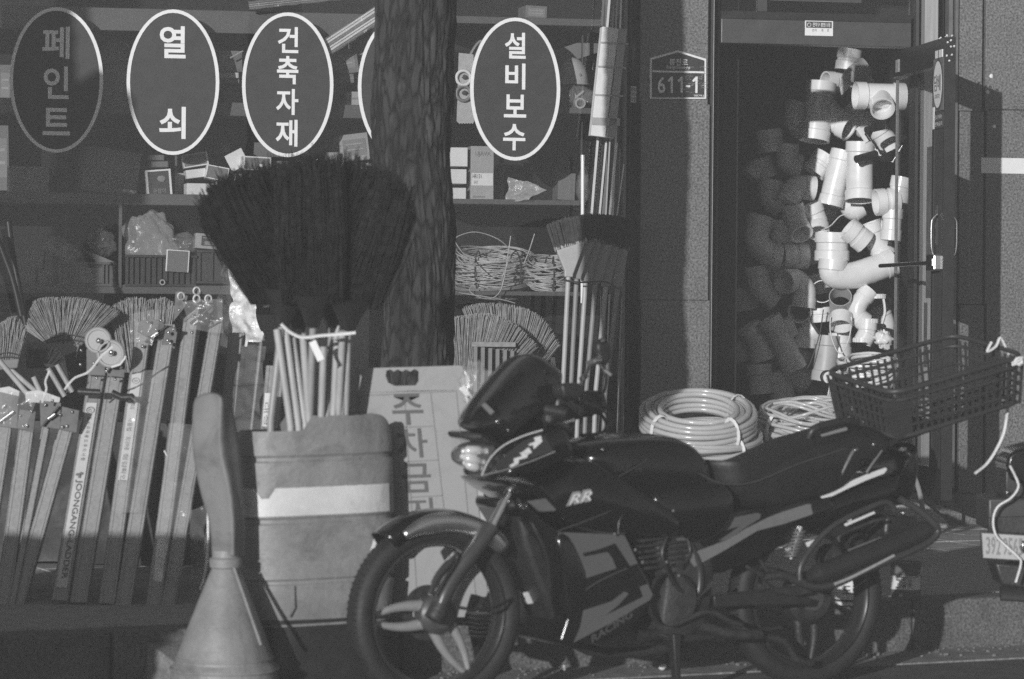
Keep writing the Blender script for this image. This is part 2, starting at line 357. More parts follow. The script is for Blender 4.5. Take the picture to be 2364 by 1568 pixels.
# ---- shop building
bd = thing('shop_building', 'granite fronted hardware shop with glazed front and open doorway', 'building', FA, (0, 0, KZ))
def gp(px0, px1, py0, py1, v0=0., v1=.06):
    m = fbox(MB(), FA, px0 + 1.2, px1 - 1.2, py0 + 1.2, py1 - 1.2, v0, v1); return part('granite_panel', m, granite, bd, bev=.002, seg=1)
for a, b in ((-330, 240), (240, 693), (693, 1141)): gp(1476, 1641, a, b)
for a, b in ((-330, 257), (257, 703), (703, 1141)):
    gp(2212, 2274, a, b); gp(2274, 2700, a, b)
gp(1476, 1641, 1141, 1215, -.02); gp(2195, 2262, 1141, 1215, -.03); gp(2262, 2700, 1141, 1215, .0)
uL = FA.pt(1476, 700).x; uR = FA.pt(1641, 700).x; uD = FA.pt(2212, 700).x
zt = 3.6
m = MB(); m.box(((uL + uR) / 2, .17, (zt + KZ) / 2), (uR - uL - .01, .2, zt - KZ)); m.box((uD + 1.8, .17, (zt + KZ) / 2), (3.6, .2, zt - KZ))
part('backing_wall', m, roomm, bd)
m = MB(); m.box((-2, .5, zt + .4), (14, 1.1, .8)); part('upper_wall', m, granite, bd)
# door sill and step
zs = FA.pt(1900, 1128).z
m = MB().box(((uR + uD) / 2, .4, (zs + KZ) / 2 - .02), (uD - uR, 1.0, zs - KZ)); part('door_sill', m, granite_l, bd, bev=.006)
# door frame
df = MB(); fbox(df, FA, 1641, 1652, -330, 1128, -.012, .1)
part('door_jamb', df, alu_d, bd, bev=.002)
df = MB(); fbox(df, FA, 1652, 1665, -330, 1128, .02, .1); part('door_jamb', df, darkmetal, bd)
df = MB(); fbox(df, FA, 1665, 1711, -330, 1128, .3, .34); part('shade_panel', df, M('shade_panel_black', .004, .9), bd)  # black panel added so the jamb's shade reaches further over the fittings
df = MB(); fbox(df, FA, 2106, 2126, -330, 1128, .0, .1); part('door_jamb', df, bronze, bd)
df = MB(); fbox(df, FA, 2126, 2170, -330, 1128, -.012, .1); part('door_jamb', df, alu, bd, label='bright aluminium door jamb')
df = MB(); fbox(df, FA, 2170, 2182, -330, 1128, .03, .1); part('door_jamb', df, darkmetal, bd)
df = MB(); fbox(df, FA, 2182, 2204, -330, 1128, -.006, .1); fbox(df, FA, 2204, 2210, -330, 1128, -.02, .1); part('door_jamb', df, alu_d, bd)
hd = MB(); fbox(hd, FA, 1666, 2105, 42, 99, -.004, .1); part('door_header', hd, bronze, bd, bev=.003)
hd = MB(); fbox(hd, FA, 1666, 2105, 36, 42, -.012, .09); part('header_ledge', hd, darkmetal, bd)
hd = MB(); fbox(hd, FA, 1750, 1772, -40, 26, .05, .09); fbox(hd, FA, 1778, 1990, -40, 1.5, .05, .06); part('transom_box', hd, bronze, bd)
hd = MB(); fbox(hd, FA, 1666, 2105, -330, 35, .06, .066); part('transom_pane', hd, glass_m, bd)
# sticker on the header
st = thing('header_sticker', 'small two-tone notice sticker on the beam over the doorway', 'sticker', FA, FA.pt(1890, 82, -.006))
fbox(m := MB(), FA, 1859, 1924, 48, 82, -.0065, -.0045); part('paper', m, offwhite, st)
fbox(m := MB(), FA, 1862, 1921, 51, 64, -.0078, -.0068); part('band', m, inkm, st)
def ftext(mb, fr, s, px0, px1, py0, py1, v, bold=0.):
    a = fr.pt(px0, py1, v); b = fr.pt(px1, py0, v)
    return mb.text(s, a, (1, 0, 0), (0, 0, 1), b.x - a.x, b.z - a.z, bold)
m = MB(); ftext(m, FA, '관악구 봉천11동', 1877, 1918, 53, 62, -.0085, .01); p = FA.pt(1869, 57.5, -.0085)
m.tube([p + V((math.cos(t * PI / 6) * .009, 0, math.sin(t * PI / 6) * .009)) for t in range(12)], .0014, 4, True); part('lettering', m, white, st, kind='stuff')
m = MB(); ftext(m, FA, '번지', 1876, 1886, 67, 73, -.0075); ftext(m, FA, '층', 1897, 1902, 67, 73, -.0075); ftext(m, FA, '호', 1910, 1915, 67, 73, -.0075); part('print', m, inkm, st)
# window bay frame
for a, b, v0, mt in ((1396, 1402, -.0, alu_d), (1440, 1446, -.03, alu_d), (1446, 1462, -.02, bronze), (1462, 1475, -.035, darkmetal)):
    m = MB(); fbox(m, FA, a, b, -330, 1180, v0, .07); part('window_frame', m, mt, bd, bev=.002, seg=1)
m = MB(); fbox(m, FA, -700, 1396, 1010, 1180, -.0, .2); part('window_base', m, bronze, bd)
uw0 = FA.pt(-700, 700).x; uw1 = FA.pt(1396, 700).x
m = MB(); fbox(m, FA, -700, 1396, -330, 1010, .02, .026); part('window_pane', m, glass_m, bd)
m = MB(); fbox(m, FA, 1402, 1440, -330, 1180, .02, .026); part('window_pane', m, glass_m, bd)
# small sticker on the window frame and lit tag on the wall
m = MB(); fbox(m, FA, 1457, 1470, 200, 237, -.0375, -.0358)
st = thing('frame_sticker', 'faded small form sticker on the dark window frame', 'sticker', FA, FA.pt(1464, 237, -.037)); part('paper', m, greyink, st)
m = MB()
for y in (200, 212, 223, 235): fbox(m, FA, 1457.5, 1469.5, y, y + 1.6, -.0388, -.0378)
for x in (1457, 1462.5, 1468.5): fbox(m, FA, x, x + 1.2, 200, 237, -.0392, -.0382)
part('ruled_lines', m, offwhite, st)
m = MB(); fbox(m, FA, 2266, 2390, 366, 400, -.004, -.001)
solo('wall_plate', 'blank white paper strip stuck on the granite wall', 'strip', m, offwhite, FA, bev=.002)
for x, y in ((2289, 176), (2281, 213), (2296, 292)):
    c = FA.pt(x, y, 0); m = MB().blob(c + V((0, -.001, 0)), .009, .003, .010, x, .4, 8, 6)
    solo('adhesive_dab', {2289: 'topmost white glue dab on the granite wall', 2281: 'small glue dab below the top one on the granite wall', 2296: 'lowest glue dab over the paper strip on the granite wall'}[x], 'glue dab', m, offwhite, FA, sm=40)
# interior rooms
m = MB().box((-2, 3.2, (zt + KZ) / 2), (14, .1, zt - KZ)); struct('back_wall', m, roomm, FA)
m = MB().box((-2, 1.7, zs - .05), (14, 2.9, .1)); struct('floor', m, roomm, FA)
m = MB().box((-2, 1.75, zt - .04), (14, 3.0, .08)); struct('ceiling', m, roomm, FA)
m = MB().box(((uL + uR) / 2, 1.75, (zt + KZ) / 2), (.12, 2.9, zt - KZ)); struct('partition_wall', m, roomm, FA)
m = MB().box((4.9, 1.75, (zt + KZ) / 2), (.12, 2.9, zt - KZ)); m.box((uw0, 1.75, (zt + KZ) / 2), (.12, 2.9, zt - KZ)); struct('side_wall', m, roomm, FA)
# house number plate
hn = thing('house_number_plate', 'house-shaped scratched street number plate 611-1 on the granite pillar', 'number plate', FA, FA.pt(1567, 230, -.01))
def fpoly(pts, v, fr=FA): return [(lambda q: (q.x, q.z))(fr.pt(x, y, v)) for x, y in pts]
out = [(1501, 229), (1501, 134), (1566, 116), (1632, 136), (1632, 229)]
inn = [(1506, 225), (1506, 138), (1566, 121), (1627, 140), (1627, 225)]
m = MB().prism(fpoly(out, -.012), -.012, -.002); part('border', m, offwhite, hn, bev=.003)
m = MB().prism(fpoly(inn, -.0135), -.0135, -.0124); part('face', m, signdark, hn)
m = MB(); fbox(m, FA, 1507, 1626, 165.2, 166.8, -.015, -.0142)
ftext(m, FA, '봉천로', 1546, 1589, 136, 151, -.015, .012); ftext(m, FA, 'Bongcheon-ro', 1540, 1594, 152, 161, -.015, .005)
ftext(m, FA, '6', 1519, 1537, 177, 215, -.015, .012)
def one(x):
    fbox(m, FA, x - 3, x + 2.4, 177, 215, -.0150, -.0142); m.beam(FA.pt(x - 8.5, 188, -.0148), FA.pt(x - .5, 179.5, -.0148), .011, .0008, (0, 0, 1))
one(1552); one(1575); one(1609); fbox(m, FA, 1584, 1594, 197, 201.5, -.015, -.0142)
ftext(m, FA, '08793', 1603, 1626, 219, 223, -.015); part('lettering', m, offwhite, hn, kind='stuff')
m = MB()
for k in range(90):
    x, y = rnd.uniform(1568, 1625), rnd.gauss(180, 24)
    if not 142 < y < 222 or (x > 1600 and y < 150): continue
    a = FA.pt(x, y, -.0152); ang = rnd.gauss(.5, .5); l = rnd.uniform(.005, .03)
    m.beam(a, a + V((math.cos(ang) * l, 0, math.sin(ang) * l * .6)), .0009, .0004, (0, 0, 1))
part('scratches', m, M('scratch', .4, .6), hn, kind='stuff')
# ================================================================== window signs
def sign(cx, cy, rx, ry, words, label):
    base = FA.pt(cx, cy + ry, .0); t = thing('window_sign', label, 'sign', FA, base, 'oval signs on the shop window')
    n = 56; v = .012
    def ell(k, kx, ky, vv): q = FA.pt(cx + kx * math.cos(k * 2 * PI / n), cy + ky * math.sin(k * 2 * PI / n), vv); return q
    m = MB(); m.prism([(lambda q: (q.x, q.z))(ell(k, rx - 6, ry - 6, v)) for k in range(n)], v, v + .004); part('panel', m, signdark, t)
    m = MB(); o = [ell(k, rx, ry, v) for k in range(n)]; i_ = [ell(k, rx - 8, ry - 8, v) for k in range(n)]
    q = [p + V((0, d, 0)) for p in o + i_ for d in (-.003,)] + [p + V((0, .0055, 0)) for p in o + i_]
    fs = []
    for k in range(n):
        k2 = (k + 1) % n; fs += [(k, n + k, n + k2, k2), (2 * n + k, 2 * n + k2, 3 * n + k2, 3 * n + k), (k, k2, 2 * n + k2, 2 * n + k), (n + k, 3 * n + k, 3 * n + k2, n + k2)]
    m.add(q, fs); part('rim', m, white, t)
    if words:
        m = MB()
        for ch, y0, y1, x0, x1 in words: ftext(m, FA, ch, x0, x1, y0, y1, v - .0015, .02)
        part('lettering', m, white, t)
    return t
sign(131, 185, 108, 168, [('페', 62, 135, 98, 162), ('인', 154, 228, 101, 160), ('트', 250, 312, 99, 163)], 'oval sign with three characters, leftmost and mostly in shade')
sign(400, 190, 107, 168, [('열', 61, 134, 369, 430), ('쇠', 247, 320, 368, 430)], 'oval sign with only two widely spaced characters')
sign(665, 196, 105.5, 167, [('건', 63, 122, 642, 690), ('축', 130, 194, 640, 690), ('자', 206, 265, 638, 690), ('재', 277, 338, 637, 688)], 'oval sign with four characters left of the tree trunk')
sign(931, 201, 104, 166, None, 'oval sign hidden behind the tree trunk, only its left rim showing')
sign(1190, 206, 104, 165, [('설', 76, 135, 1166, 1215), ('비', 147, 206, 1167, 1214), ('보', 219, 271, 1164, 1216), ('수', 287, 347, 1162, 1214)], 'oval sign with four characters right of the tree trunk')
# ================================================================== shelves in the window
def shelves(label, boards, posts, base):
    t = thing('shelf_unit', label, 'shelf', FA, FA.pt(*base))
    for x0, x1, y0, y1, v0, v1 in boards:
        m = MB(); fbox(m, FA, x0, x1, y0, y1, v0, v1); part('shelf_board', m, shelfm, t, bev=.002, seg=1)
    for x0, x1, y0, y1, v0 in posts:
        m = MB(); fbox(m, FA, x0, x1, y0, y1, v0, v0 + .03); part('post', m, shelfm, t)
    return t
sh = shelves('steel shelving with goods in the left window bay', [(-400, 860, 33, 55, .16, .6), (-400, 860, 243, 250, .14, .62), (-400, 860, 455, 463, .12, .62), (-400, 560, 660, 672, .12, .62)],
        [(151, 158, 60, 660, .3), (274, 283, 462, 664, .11), (404, 411, 250, 455, .3), (700, 707, 60, 455, .3)], (400, 1010, .3))
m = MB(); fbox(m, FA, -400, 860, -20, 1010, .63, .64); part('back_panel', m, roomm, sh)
sh = shelves('steel shelving with goods in the bay right of the trunk', [(1000, 1395, 250, 256, .14, .62), (1000, 1340, 463, 470, .12, .62), (1000, 1340, 674, 681, .12, .62), (1000, 1395, 45, 52, .14, .6)],
        [(1155, 1164, 340, 464, .3), (1150, 1158, 681, 900, .13), (1340, 1346, 60, 900, .3)], (1180, 1010, .3))
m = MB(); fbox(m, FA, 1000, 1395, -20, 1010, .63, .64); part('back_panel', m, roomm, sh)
# ================================================================== tree trunk on the pavement
def trunk(name, label, pts, d, seed, label_cat='tree'):
    # pts: (px, py, half width px); d distance
    base = P0 = W.pt(pts[-1][0], pts[-1][1], d); base = V((base.x, d, KZ - .01))
    t = thing(name, label, label_cat, W, base); ctl = []
    for px, py, hw in pts: p = W.pt(px, py, d); ctl.append((p.z, p.x, hw * d / F))
    ctl = [(3.9, ctl[0][1] - .05, ctl[0][2] * .8)] + ctl + [(KZ - .01, ctl[-1][1], ctl[-1][2] * 1.18)]
    def at(z):
        for i in range(len(ctl) - 1):
            a, b = ctl[i], ctl[i + 1]
            if b[0] <= z <= a[0]: k = (a[0] - z) / (a[0] - b[0] + 1e-9); return a[1] + (b[1] - a[1]) * k, a[2] + (b[2] - a[2]) * k
        return ctl[-1][1:]
    n, z0, z1, m_ = 150, KZ - .01, 3.9, 300; q = []
    for j in range(m_ + 1):
        z = z0 + (z1 - z0) * (j / m_) ** 1.25; x, r = at(z)
        for i in range(n):
            a = 2 * PI * i / n; dd = V((math.cos(a) * 3.1, math.sin(a) * 3.1, z * 1.9 + seed))
            rid = abs(noise.noise(dd * 2.2 + V((noise.noise(dd * 1.3), 0, 0)) * 1.5)); rid2 = abs(noise.noise(dd * 5 + V((3, 1, 9))))
            k = 1 + .03 * noise.noise(V((math.cos(a), math.sin(a), z * .9 + seed))) + .22 * min(rid, .3) + .10 * rid2 - .07
            q.append(V((x + r * k * math.cos(a), d + r * k * math.sin(a), z)))
    m = MB(); m.add(q, [(j * n + i, j * n + (i + 1) % n, (j + 1) * n + (i + 1) % n, (j + 1) * n + i) for j in range(m_) for i in range(n)])
    part('trunk', m, bark, t, sm=60)
    m = MB(); x, r = at(3.8)
    for k in range(9):
        a = k * 2.4 + seed; z = 3.55 + .035 * k; xx, _ = at(min(z, 3.85)); z = min(z, 3.85)
        pth = [V((xx, d, z))]; dr = V((math.cos(a), math.sin(a) * .8, .25)).normalized()
        for s_ in range(5): dr = (dr + V((rnd.uniform(-.3, .3), rnd.uniform(-.3, .3), rnd.uniform(-.25, .1)))).normalized(); pth.append(pth[-1] + dr * .3)
        m.tube(pth, [.05, .042, .034, .027, .02, .012], 7)
        for s_ in (2, 3, 4):
            d2 = (dr + V((rnd.uniform(-1, 1), rnd.uniform(-1, 1), rnd.uniform(0, .8)))).normalized()
            m.tube([pth[s_], pth[s_] + d2 * .3, pth[s_] + d2 * .6 + V((0, 0, .08))], [.012, .009, .004], 5)
    part('crown', m, bark, t, sm=60, kind='stuff'); return t
trunk('street_tree', 'thick rough-barked tree trunk in front of the shop window', [(963, -40, 92), (958, 120, 90), (952, 250, 92), (948, 360, 90), (966, 520, 84), (972, 640, 80), (968, 760, 80), (962, 850, 82)], 11.9, 2)
# unseen tree, board and pallet added out of frame for the shadows they cast
trunk('street_tree', 'added unseen tree beyond the left edge, shading the leftmost sign', [(-1561, -40, 150), (-1566, 850, 155)], 9.9, 8)
m = MB().prism([(-3.74, 3.0), (-3.60, 3.1), (-3.46, 2.98), (-3.46, 2.5), (-3.74, 2.48)], 9.62, 9.65); solo('shade_board', 'unseen board added beyond the left edge to shade the leftmost sign', 'shade board', m, alu_d)  # outline shaped to throw the slanting shade on the leftmost sign
pl = thing('shade_pallet', 'added unseen pallet of cement bags that shades the ladder feet', 'pallet', W, (-3.0, 6.6, 0))  # added out of view so the ladder feet fall in shade
m = MB()
for k in range(5): m.box((-3.5 + .25 * k, 6.6, .12), (.1, 1.0, .03))
for y in (6.15, 6.6, 7.05): m.box((-3.0, y, .055), (1.2, .09, .1))
part('pallet_frame', m, wood, pl)
bag0 = None
for k in range(7):
    for i in range(2):
        for j in range(2):
            c = V((-3.29 + .58 * i, 6.35 + .5 * j, .2 + .135 * k))
            if bag0 is None:
                m = MB().puff([(c.x - .28, c.z - .06), (c.x, c.z - .068), (c.x + .28, c.z - .06), (c.x + .29, c.z), (c.x + .28, c.z + .06), (c.x, c.z + .07), (c.x - .28, c.z + .06), (c.x - .29, c.z)], c.y, .24, .12)
                bag0 = part('cement_bag', m, paving, pl, sm=60); c0 = c
            else: o = bag0.copy(); COL.objects.link(o); o.parent = pl; o.location = c - c0
# ================================================================== folding ladders leaning on the goods
hinge_m = M('hinge_steel', .05, .35, metal=.4, var=.3, scale=40)
lad_label = M('ladder_label', .6, .55, var=.1)
def rail(t, x0, y0, d0, x1, y1, d1, wpx, mt=None, thin=False, wear=False):
    p1 = W.pt(x0, y0, d0); p0 = W.pt(x1, y1, d1); wd = wpx * 1.07 * d1 / F
    m = MB(); m.beam(p0, p1, wd, .004); dr = (p1 - p0).normalized(); nn = dr.cross(V((1, 0, 0))).normalized()
    if nn.y > 0: nn = -nn
    sd = V((1, 0, 0)); sd = (sd - dr * sd.dot(dr)).normalized()
    for s_ in (-1, 1):
        m.beam(p0 + sd * s_ * (wd / 2 - .002) - nn * .012, p1 + sd * s_ * (wd / 2 - .002) - nn * .012, .004, .028)
        if not thin: m.beam(p0 + sd * s_ * wd * .3 + nn * .003, p1 + sd * s_ * wd * .3 + nn * .003, .003, .003)
    o = part('rail', m, mt or alu, t, bev=.0008, seg=1)
    return p0, p1, dr, nn, sd, wd
def far_side(t, R1, off=.34):
    p0, p1, dr, nn, sd, wd = R1; k = V((p1.x / p1.y * off, off, 0))
    m = MB(); m.beam(p0 + k, p1 + k, wd, .004); m.beam(p0 + k + sd * wd * .45 - nn * .01, p1 + k + sd * wd * .45 - nn * .01, .004, .028); m.beam(p0 + k - sd * wd * .45 - nn * .01, p1 + k - sd * wd * .45 - nn * .01, .004, .028); part('rail', m, alu, t)
    L_ = (p1 - p0).length; nr = max(2, int(L_ / .28)); step = None
    for i in range(nr):
        a = p0 + dr * (L_ * (i + .6) / nr)
        m = MB(); m.beam(a + k * .06, a + k, wd * .55, .02); part('rung', m, alu, t)
def rivets(t, pts, d, r=.006, mat=steel, nm='rivet'):
    for x, y in pts:
        p = W.pt(x, y, d); m = MB().blob(p, r, r * .7, r, 1, 0, 10, 6); part(nm, m, mat, t, sm=60)
def plate(t, pts, d, mat=hinge_m, nm='hinge_plate', th=.004):
    m = MB().prism([(lambda q: (q.x, q.z))(W.pt(x, y, d)) for x, y in pts], d, d + th); return part(nm, m, mat, t, bev=.001, seg=1)
def lever(t, x0, y0, x1, y1, d, r=.007, mat=steel, nm='locking_lever'):
    m = MB().tube([W.pt(x0, y0, d), W.pt(x1, y1, d)], r, 8); return part(nm, m, mat, t, sm=50)
GL = 'folding ladders leaning on the left'
def ladder(label, px, py, d): return thing('folding_ladder', label, 'ladder', W, V((W.pt(px, py, d).x, d, KZ)), GL)
d0, d1 = 11.15, 10.72
t = ladder('leftmost folding aluminium ladder, cut off by the left edge', 5, 1400, d1)
Ra = rail(t, 10, 990, d0, -52, 1395, d1, 34); Rb = rail(t, 62, 990, d0, 6, 1404, d1, 33)
far_side(t, Ra); far_side(t, Rb)
plate(t, [(46, 945), (84, 950), (78, 999), (40, 990)], d0 - .02); plate(t, [(0, 905), (44, 915), (40, 990), (-5, 985)], d0 - .02)
plate(t, [(-14, 898), (22, 892), (46, 903), (44, 930), (-14, 930)], d0 + .03, alu)
lever(t, -2, 975, 32, 950, d0 - .03); rivets(t, [(12, 938), (42, 935), (73, 950), (47, 960), (54, 984), (63, 984), (3, 971)], d0 - .025)
t = ladder('folding ladder with one narrow and one wide rail left of the labelled one', 40, 1405, d1)
Ra = rail(t, 107, 990, d0, 28, 1398, d1, 14, thin=True); Rb = rail(t, 153, 992, d0, 37, 1408, d1, 31)
far_side(t, Ra); far_side(t, Rb)
plate(t, [(144, 938), (184, 948), (178, 1000), (138, 992)], d0 - .02); plate(t, [(92, 925), (142, 930), (140, 992), (94, 985)], d0 - .015)
plate(t, [(58, 905), (90, 900), (140, 918), (138, 934), (60, 928)], d0 + .03, alu)
lever(t, 112, 967, 128, 956, d0 - .035); lever(t, 99, 984, 137, 938, d0 - .03, .004, darkmetal)
rivets(t, [(105, 935), (167, 951), (140, 958), (145, 986), (155, 984), (122, 925)], d0 - .026)
# labelled ladder with two wheels
t = ladder('folding ladder with a long lettered label and two wheels on top', 160, 1395, d1)
Rc = rail(t, 224, 866, 11.35, 139, 1386, d1, 36.5, M('grey_ladder_rail', .4, .45, metal=.4, stretch=(3, 3, .12), scale=30)); Rd = rail(t, 267, 870, 11.35, 182, 1391, d1, 37)
far_side(t, Rc); far_side(t, Rd)
p0, p1, dr, nn, sd, wd = Rc; L_ = (p1 - p0).length
m = MB(); m.beam(p0 + dr * L_ * .05 + nn * .006, p0 + dr * L_ * .865 + nn * .006, wd * .66, .002); part('label', m, lad_label, t)
m = MB(); o_ = p0 + dr * L_ * .515 + nn * .0082 - sd * wd * .22
m.text('JOONGANG-LADDER', o_, -dr, sd, L_ * .43, wd * .46, .02)
m.text('표 시 규 격 용 도 주 의 사 항', p0 + dr * L_ * .80 + nn * .0082 - sd * wd * .1, -dr, sd, L_ * .2, wd * .25)
c_ = p0 + dr * L_ * .83 + nn * .0082
m.tube([c_ + sd * math.cos(a * PI / 8) * .014 + dr * math.sin(a * PI / 8) * .014 for a in range(16)], .0016, 4, True)
m.text('KS', c_ - sd * .008 + dr * .006, -dr, sd, .013, .013, .01)
c_ = p0 + dr * L_ * .54 + nn * .0085
m.blob(c_ + sd * .004, .008, .001, .008, 2, 0, 10, 6); m.blob(c_ - sd * .008 - dr * .004, .007, .001, .007, 2, 0, 10, 6); m.blob(c_ - dr * .014, .005, .001, .012, 2, 0, 10, 6)
part('lettering', m, M('label_ink', .12, .6), t, kind='stuff')
plate(t, [(200, 806), (242, 800), (244, 868), (200, 866)], 11.31); plate(t, [(246, 815), (290, 820), (288, 872), (248, 868)], 11.31)
for x, y, r in ((228, 786, 31), (257, 817, 33)):
    p = W.pt(x, y, 11.27); rr = r * 11.27 / F; rot = Matrix.Rotation(R(90), 3, 'X')
    m = MB().lathe([(0, -.012), (rr * .9, -.012), (rr, -.008), (rr, .008), (rr * .9, .012), (rr * .8, .012), (rr * .75, .007), (rr * .2, .007), (rr * .16, .014), (0, .014)], p, 30, rot)
    wh = part('wheel', m, M('wheel_plastic', .3, .4), t, sm=30)
rivets(t, [(229, 787), (258, 814)], 11.24, .01); rivets(t, [(188, 809), (186, 842), (217, 839), (250, 852), (280, 848), (224, 873), (267, 876), (247, 857)], 11.29)
for a in (((181, 904), (232, 907)), ((259, 907), (282, 918), (304, 916), (316, 928))):
    m = MB().tube([W.pt(x, y, 11.2) for x, y in a], .013, 10); part('grip', m, blackpl, t, sm=50)
m = MB().tube([W.pt(x, y, 11.19) for x, y in ((258, 848), (278, 842), (289, 828), (291, 822))], .004, 6); part('handle_strap', m, white, t, sm=50)
rivets(t, [(134, 1401), (180, 1404)], 10.75)
# fourth
t = ladder('folding ladder with white stickers between the labelled and the tallest one', 265, 1398, d1)
Rc = rail(t, 333, 748, 11.5, 247, 1393, d1, 35); Rd = rail(t, 388, 752, 11.5, 284, 1401, d1, 35)
far_side(t, Rc); far_side(t, Rd)
m = MB(); m.beam(W.pt(362, 760, 11.53), W.pt(270, 1380, 10.76), .04, .004); part('gap_shade', m, darkmetal, t)  # dark strip for the shade in the gap between the two rails
p0, p1, dr, nn, sd, wd = Rc; L_ = (p1 - p0).length
m = MB(); m.beam(p0 + dr * L_ * .42 + nn * .006, p0 + dr * L_ * .81 + nn * .006, wd * .62, .002); part('label', m, lad_label, t)
m = MB(); c_ = p0 + dr * L_ * .78 + nn * .0082
m.tube([c_ + sd * math.cos(a * PI / 8) * .013 + dr * math.sin(a * PI / 8) * .013 for a in range(16)], .0016, 4, True)
m.text('E', c_ - sd * .005 + dr * .005, -dr, sd, .011, .011, .02)
for k, f_ in enumerate((.70, .62, .55, .49, .44)): m.text(('안전 주의', '사용법', '최대하중', '점검', '확인')[k], p0 + dr * (L_ * f_ + .03) + nn * .0082 - sd * wd * .18, -dr, sd, .06, wd * .32, .01)
part('lettering', m, greyink, t, kind='stuff')
plate(t, [(322, 742), (352, 735), (382, 746), (376, 770), (338, 778), (318, 766)], 11.44); plate(t, [(384, 752), (412, 760), (404, 806), (374, 798)], 11.44)
lever(t, 350, 778, 366, 768, 11.4); lever(t, 336, 790, 388, 752, 11.43, .004, darkmetal)
rivets(t, [(342, 743), (372, 740), (402, 760), (390, 768), (388, 786), (394, 793), (330, 800), (361, 762)], 11.41, .007)
# fifth, tallest
t = ladder('tallest folding ladder, rising just left of the traffic cone', 365, 1416, d1)
Rc = rail(t, 446, 700, 11.6, 353, 1416, d1, 33); Rd = rail(t, 500, 742, 11.6, 385, 1414, d1, 30)
far_side(t, Rc); far_side(t, Rd)
m = MB(); m.beam(W.pt(474, 752, 11.63), W.pt(372, 1400, 10.76), .03, .004); part('gap_shade', m, darkmetal, t)  # gap shade made as a dark strip between the rails
plate(t, [(406, 672), (436, 676), (430, 706), (400, 745)], 11.5); plate(t, [(448, 678), (456, 668), (468, 676), (466, 708), (446, 704)], 11.48); plate(t, [(470, 690), (480, 678), (492, 682), (494, 735), (476, 716)], 11.49)
for x, y in ((419, 684), (455, 672), (482, 690), (455, 690)):
    p = W.pt(x, y, 11.46); m = MB().tube([p + V((math.cos(a * PI / 6) * .012, 0, math.sin(a * PI / 6) * .014)) for a in range(12)], .004, 6, True); part('eye_bracket', m, alu, t, sm=60)
lever(t, 440, 748, 494, 704, 11.44, .005, darkmetal); lever(t, 426, 742, 452, 722, 11.45, .004, alu_d)
rivets(t, [(446, 730), (461, 728), (414, 716), (444, 768), (478, 735)], 11.43)
# sixth, by the barrel, in two lengths
t = ladder('folding ladder partly behind the cone, nearest the traffic drum', 520, 1400, 11.2)
Re = rail(t, 548, 770, 11.9, 478, 1390, 11.2, 38); Rf = rail(t, 590, 790, 11.9, 520, 1390, 11.2, 34)
far_side(t, Re, .2)
t = thing('aluminium_post', 'short aluminium post with a small label beside the broom handles', 'post', W, (W.pt(610, 1390, 11).x, 11., KZ))
rail(t, 636, 845, 11.6, 585, 1390, 11.0, 42)
m = MB(); m.beam(W.pt(615, 985, 11.35), W.pt(622, 908, 11.42), .03, .002); part('label', m, offwhite, t)
m = MB(); m.text('대성', W.pt(610, 930, 11.34), (0, 0, -1), (1, 0, .1), .08, .018, .01); part('lettering', m, greyink, t)
# clear wrap round the ladders
def wrap(label, cs, d, nu, nv, amp, mat, seed):
    m = MB().sheet(*[W.pt(x, y, dd) for (x, y), dd in zip(cs, d)], nu, nv, amp, seed, 11); 
    return solo('plastic_wrap', label, 'plastic sheet', m, mat, sm=80)
wrap('bright crumpled plastic sheet hanging behind the brooms beside the drum', [(538, 800), (616, 790), (530, 596), (545, 590)], (12.6, 12.6, 12.9, 12.9), 34, 60, .045, film_b, 3)
wrap('dull clear plastic sheet left of the bright crumpled one', [(490, 800), (545, 800), (522, 600), (540, 590)], (12.55, 12.6, 12.8, 12.9), 16, 40, .04, film, 9)
wrap('clear film round the tops of the two leftmost ladders', [(-6, 985), (60, 990), (-4, 895), (90, 905)], (11.08, 11.08, 11.1, 11.1), 18, 18, .02, film, 14)
wrap('clear film round the top of the stickered ladder', [(296, 790), (352, 800), (300, 722), (376, 716)], (11.38, 11.38, 11.4, 11.4), 18, 18, .02, film, 24)
wrap('clear film round the top of the tallest ladder', [(440, 760), (520, 770), (420, 690), (520, 690)], (11.42, 11.42, 11.44, 11.44), 18, 20, .02, film, 34)
wrap('torn bright film on the lower rail of the tallest ladder', [(352, 1340), (372, 1345), (366, 1235), (392, 1240)], (10.68, 10.68, 10.8, 10.8), 8, 24, .012, film_b, 44)
wrap('torn clear plastic hanging behind the traffic cone', [(440, 1400), (468, 1400), (436, 1180), (486, 1160)], (10.9, 10.9, 11.0, 11.0), 10, 40, .03, film, 54)
m = MB().tube([W.pt(x, y, 10.85) for x, y in ((481, 1180), (482, 1240), (478, 1300), (470, 1345), (462, 1362))], .006, 6)
solo('film_strip', 'bright twisted strip of film left of the traffic cone', 'plastic strip', m, film_b, sm=60)
wrap('clear film along the middle of the stickered ladder', [(262, 1180), (322, 1180), (316, 860), (378, 860)], (10.9, 10.9, 11.2, 11.2), 12, 50, .018, film, 61)
wrap('clear film along the lower half of the tallest ladder', [(352, 1330), (420, 1330), (392, 980), (462, 980)], (10.75, 10.75, 11.1, 11.1), 12, 50, .02, film, 62)
wrap('clear film hanging beside the last ladder next to the cone', [(520, 1000), (600, 1000), (560, 800), (616, 800)], (11.3, 11.3, 11.7, 11.7), 14, 40, .025, film, 63)
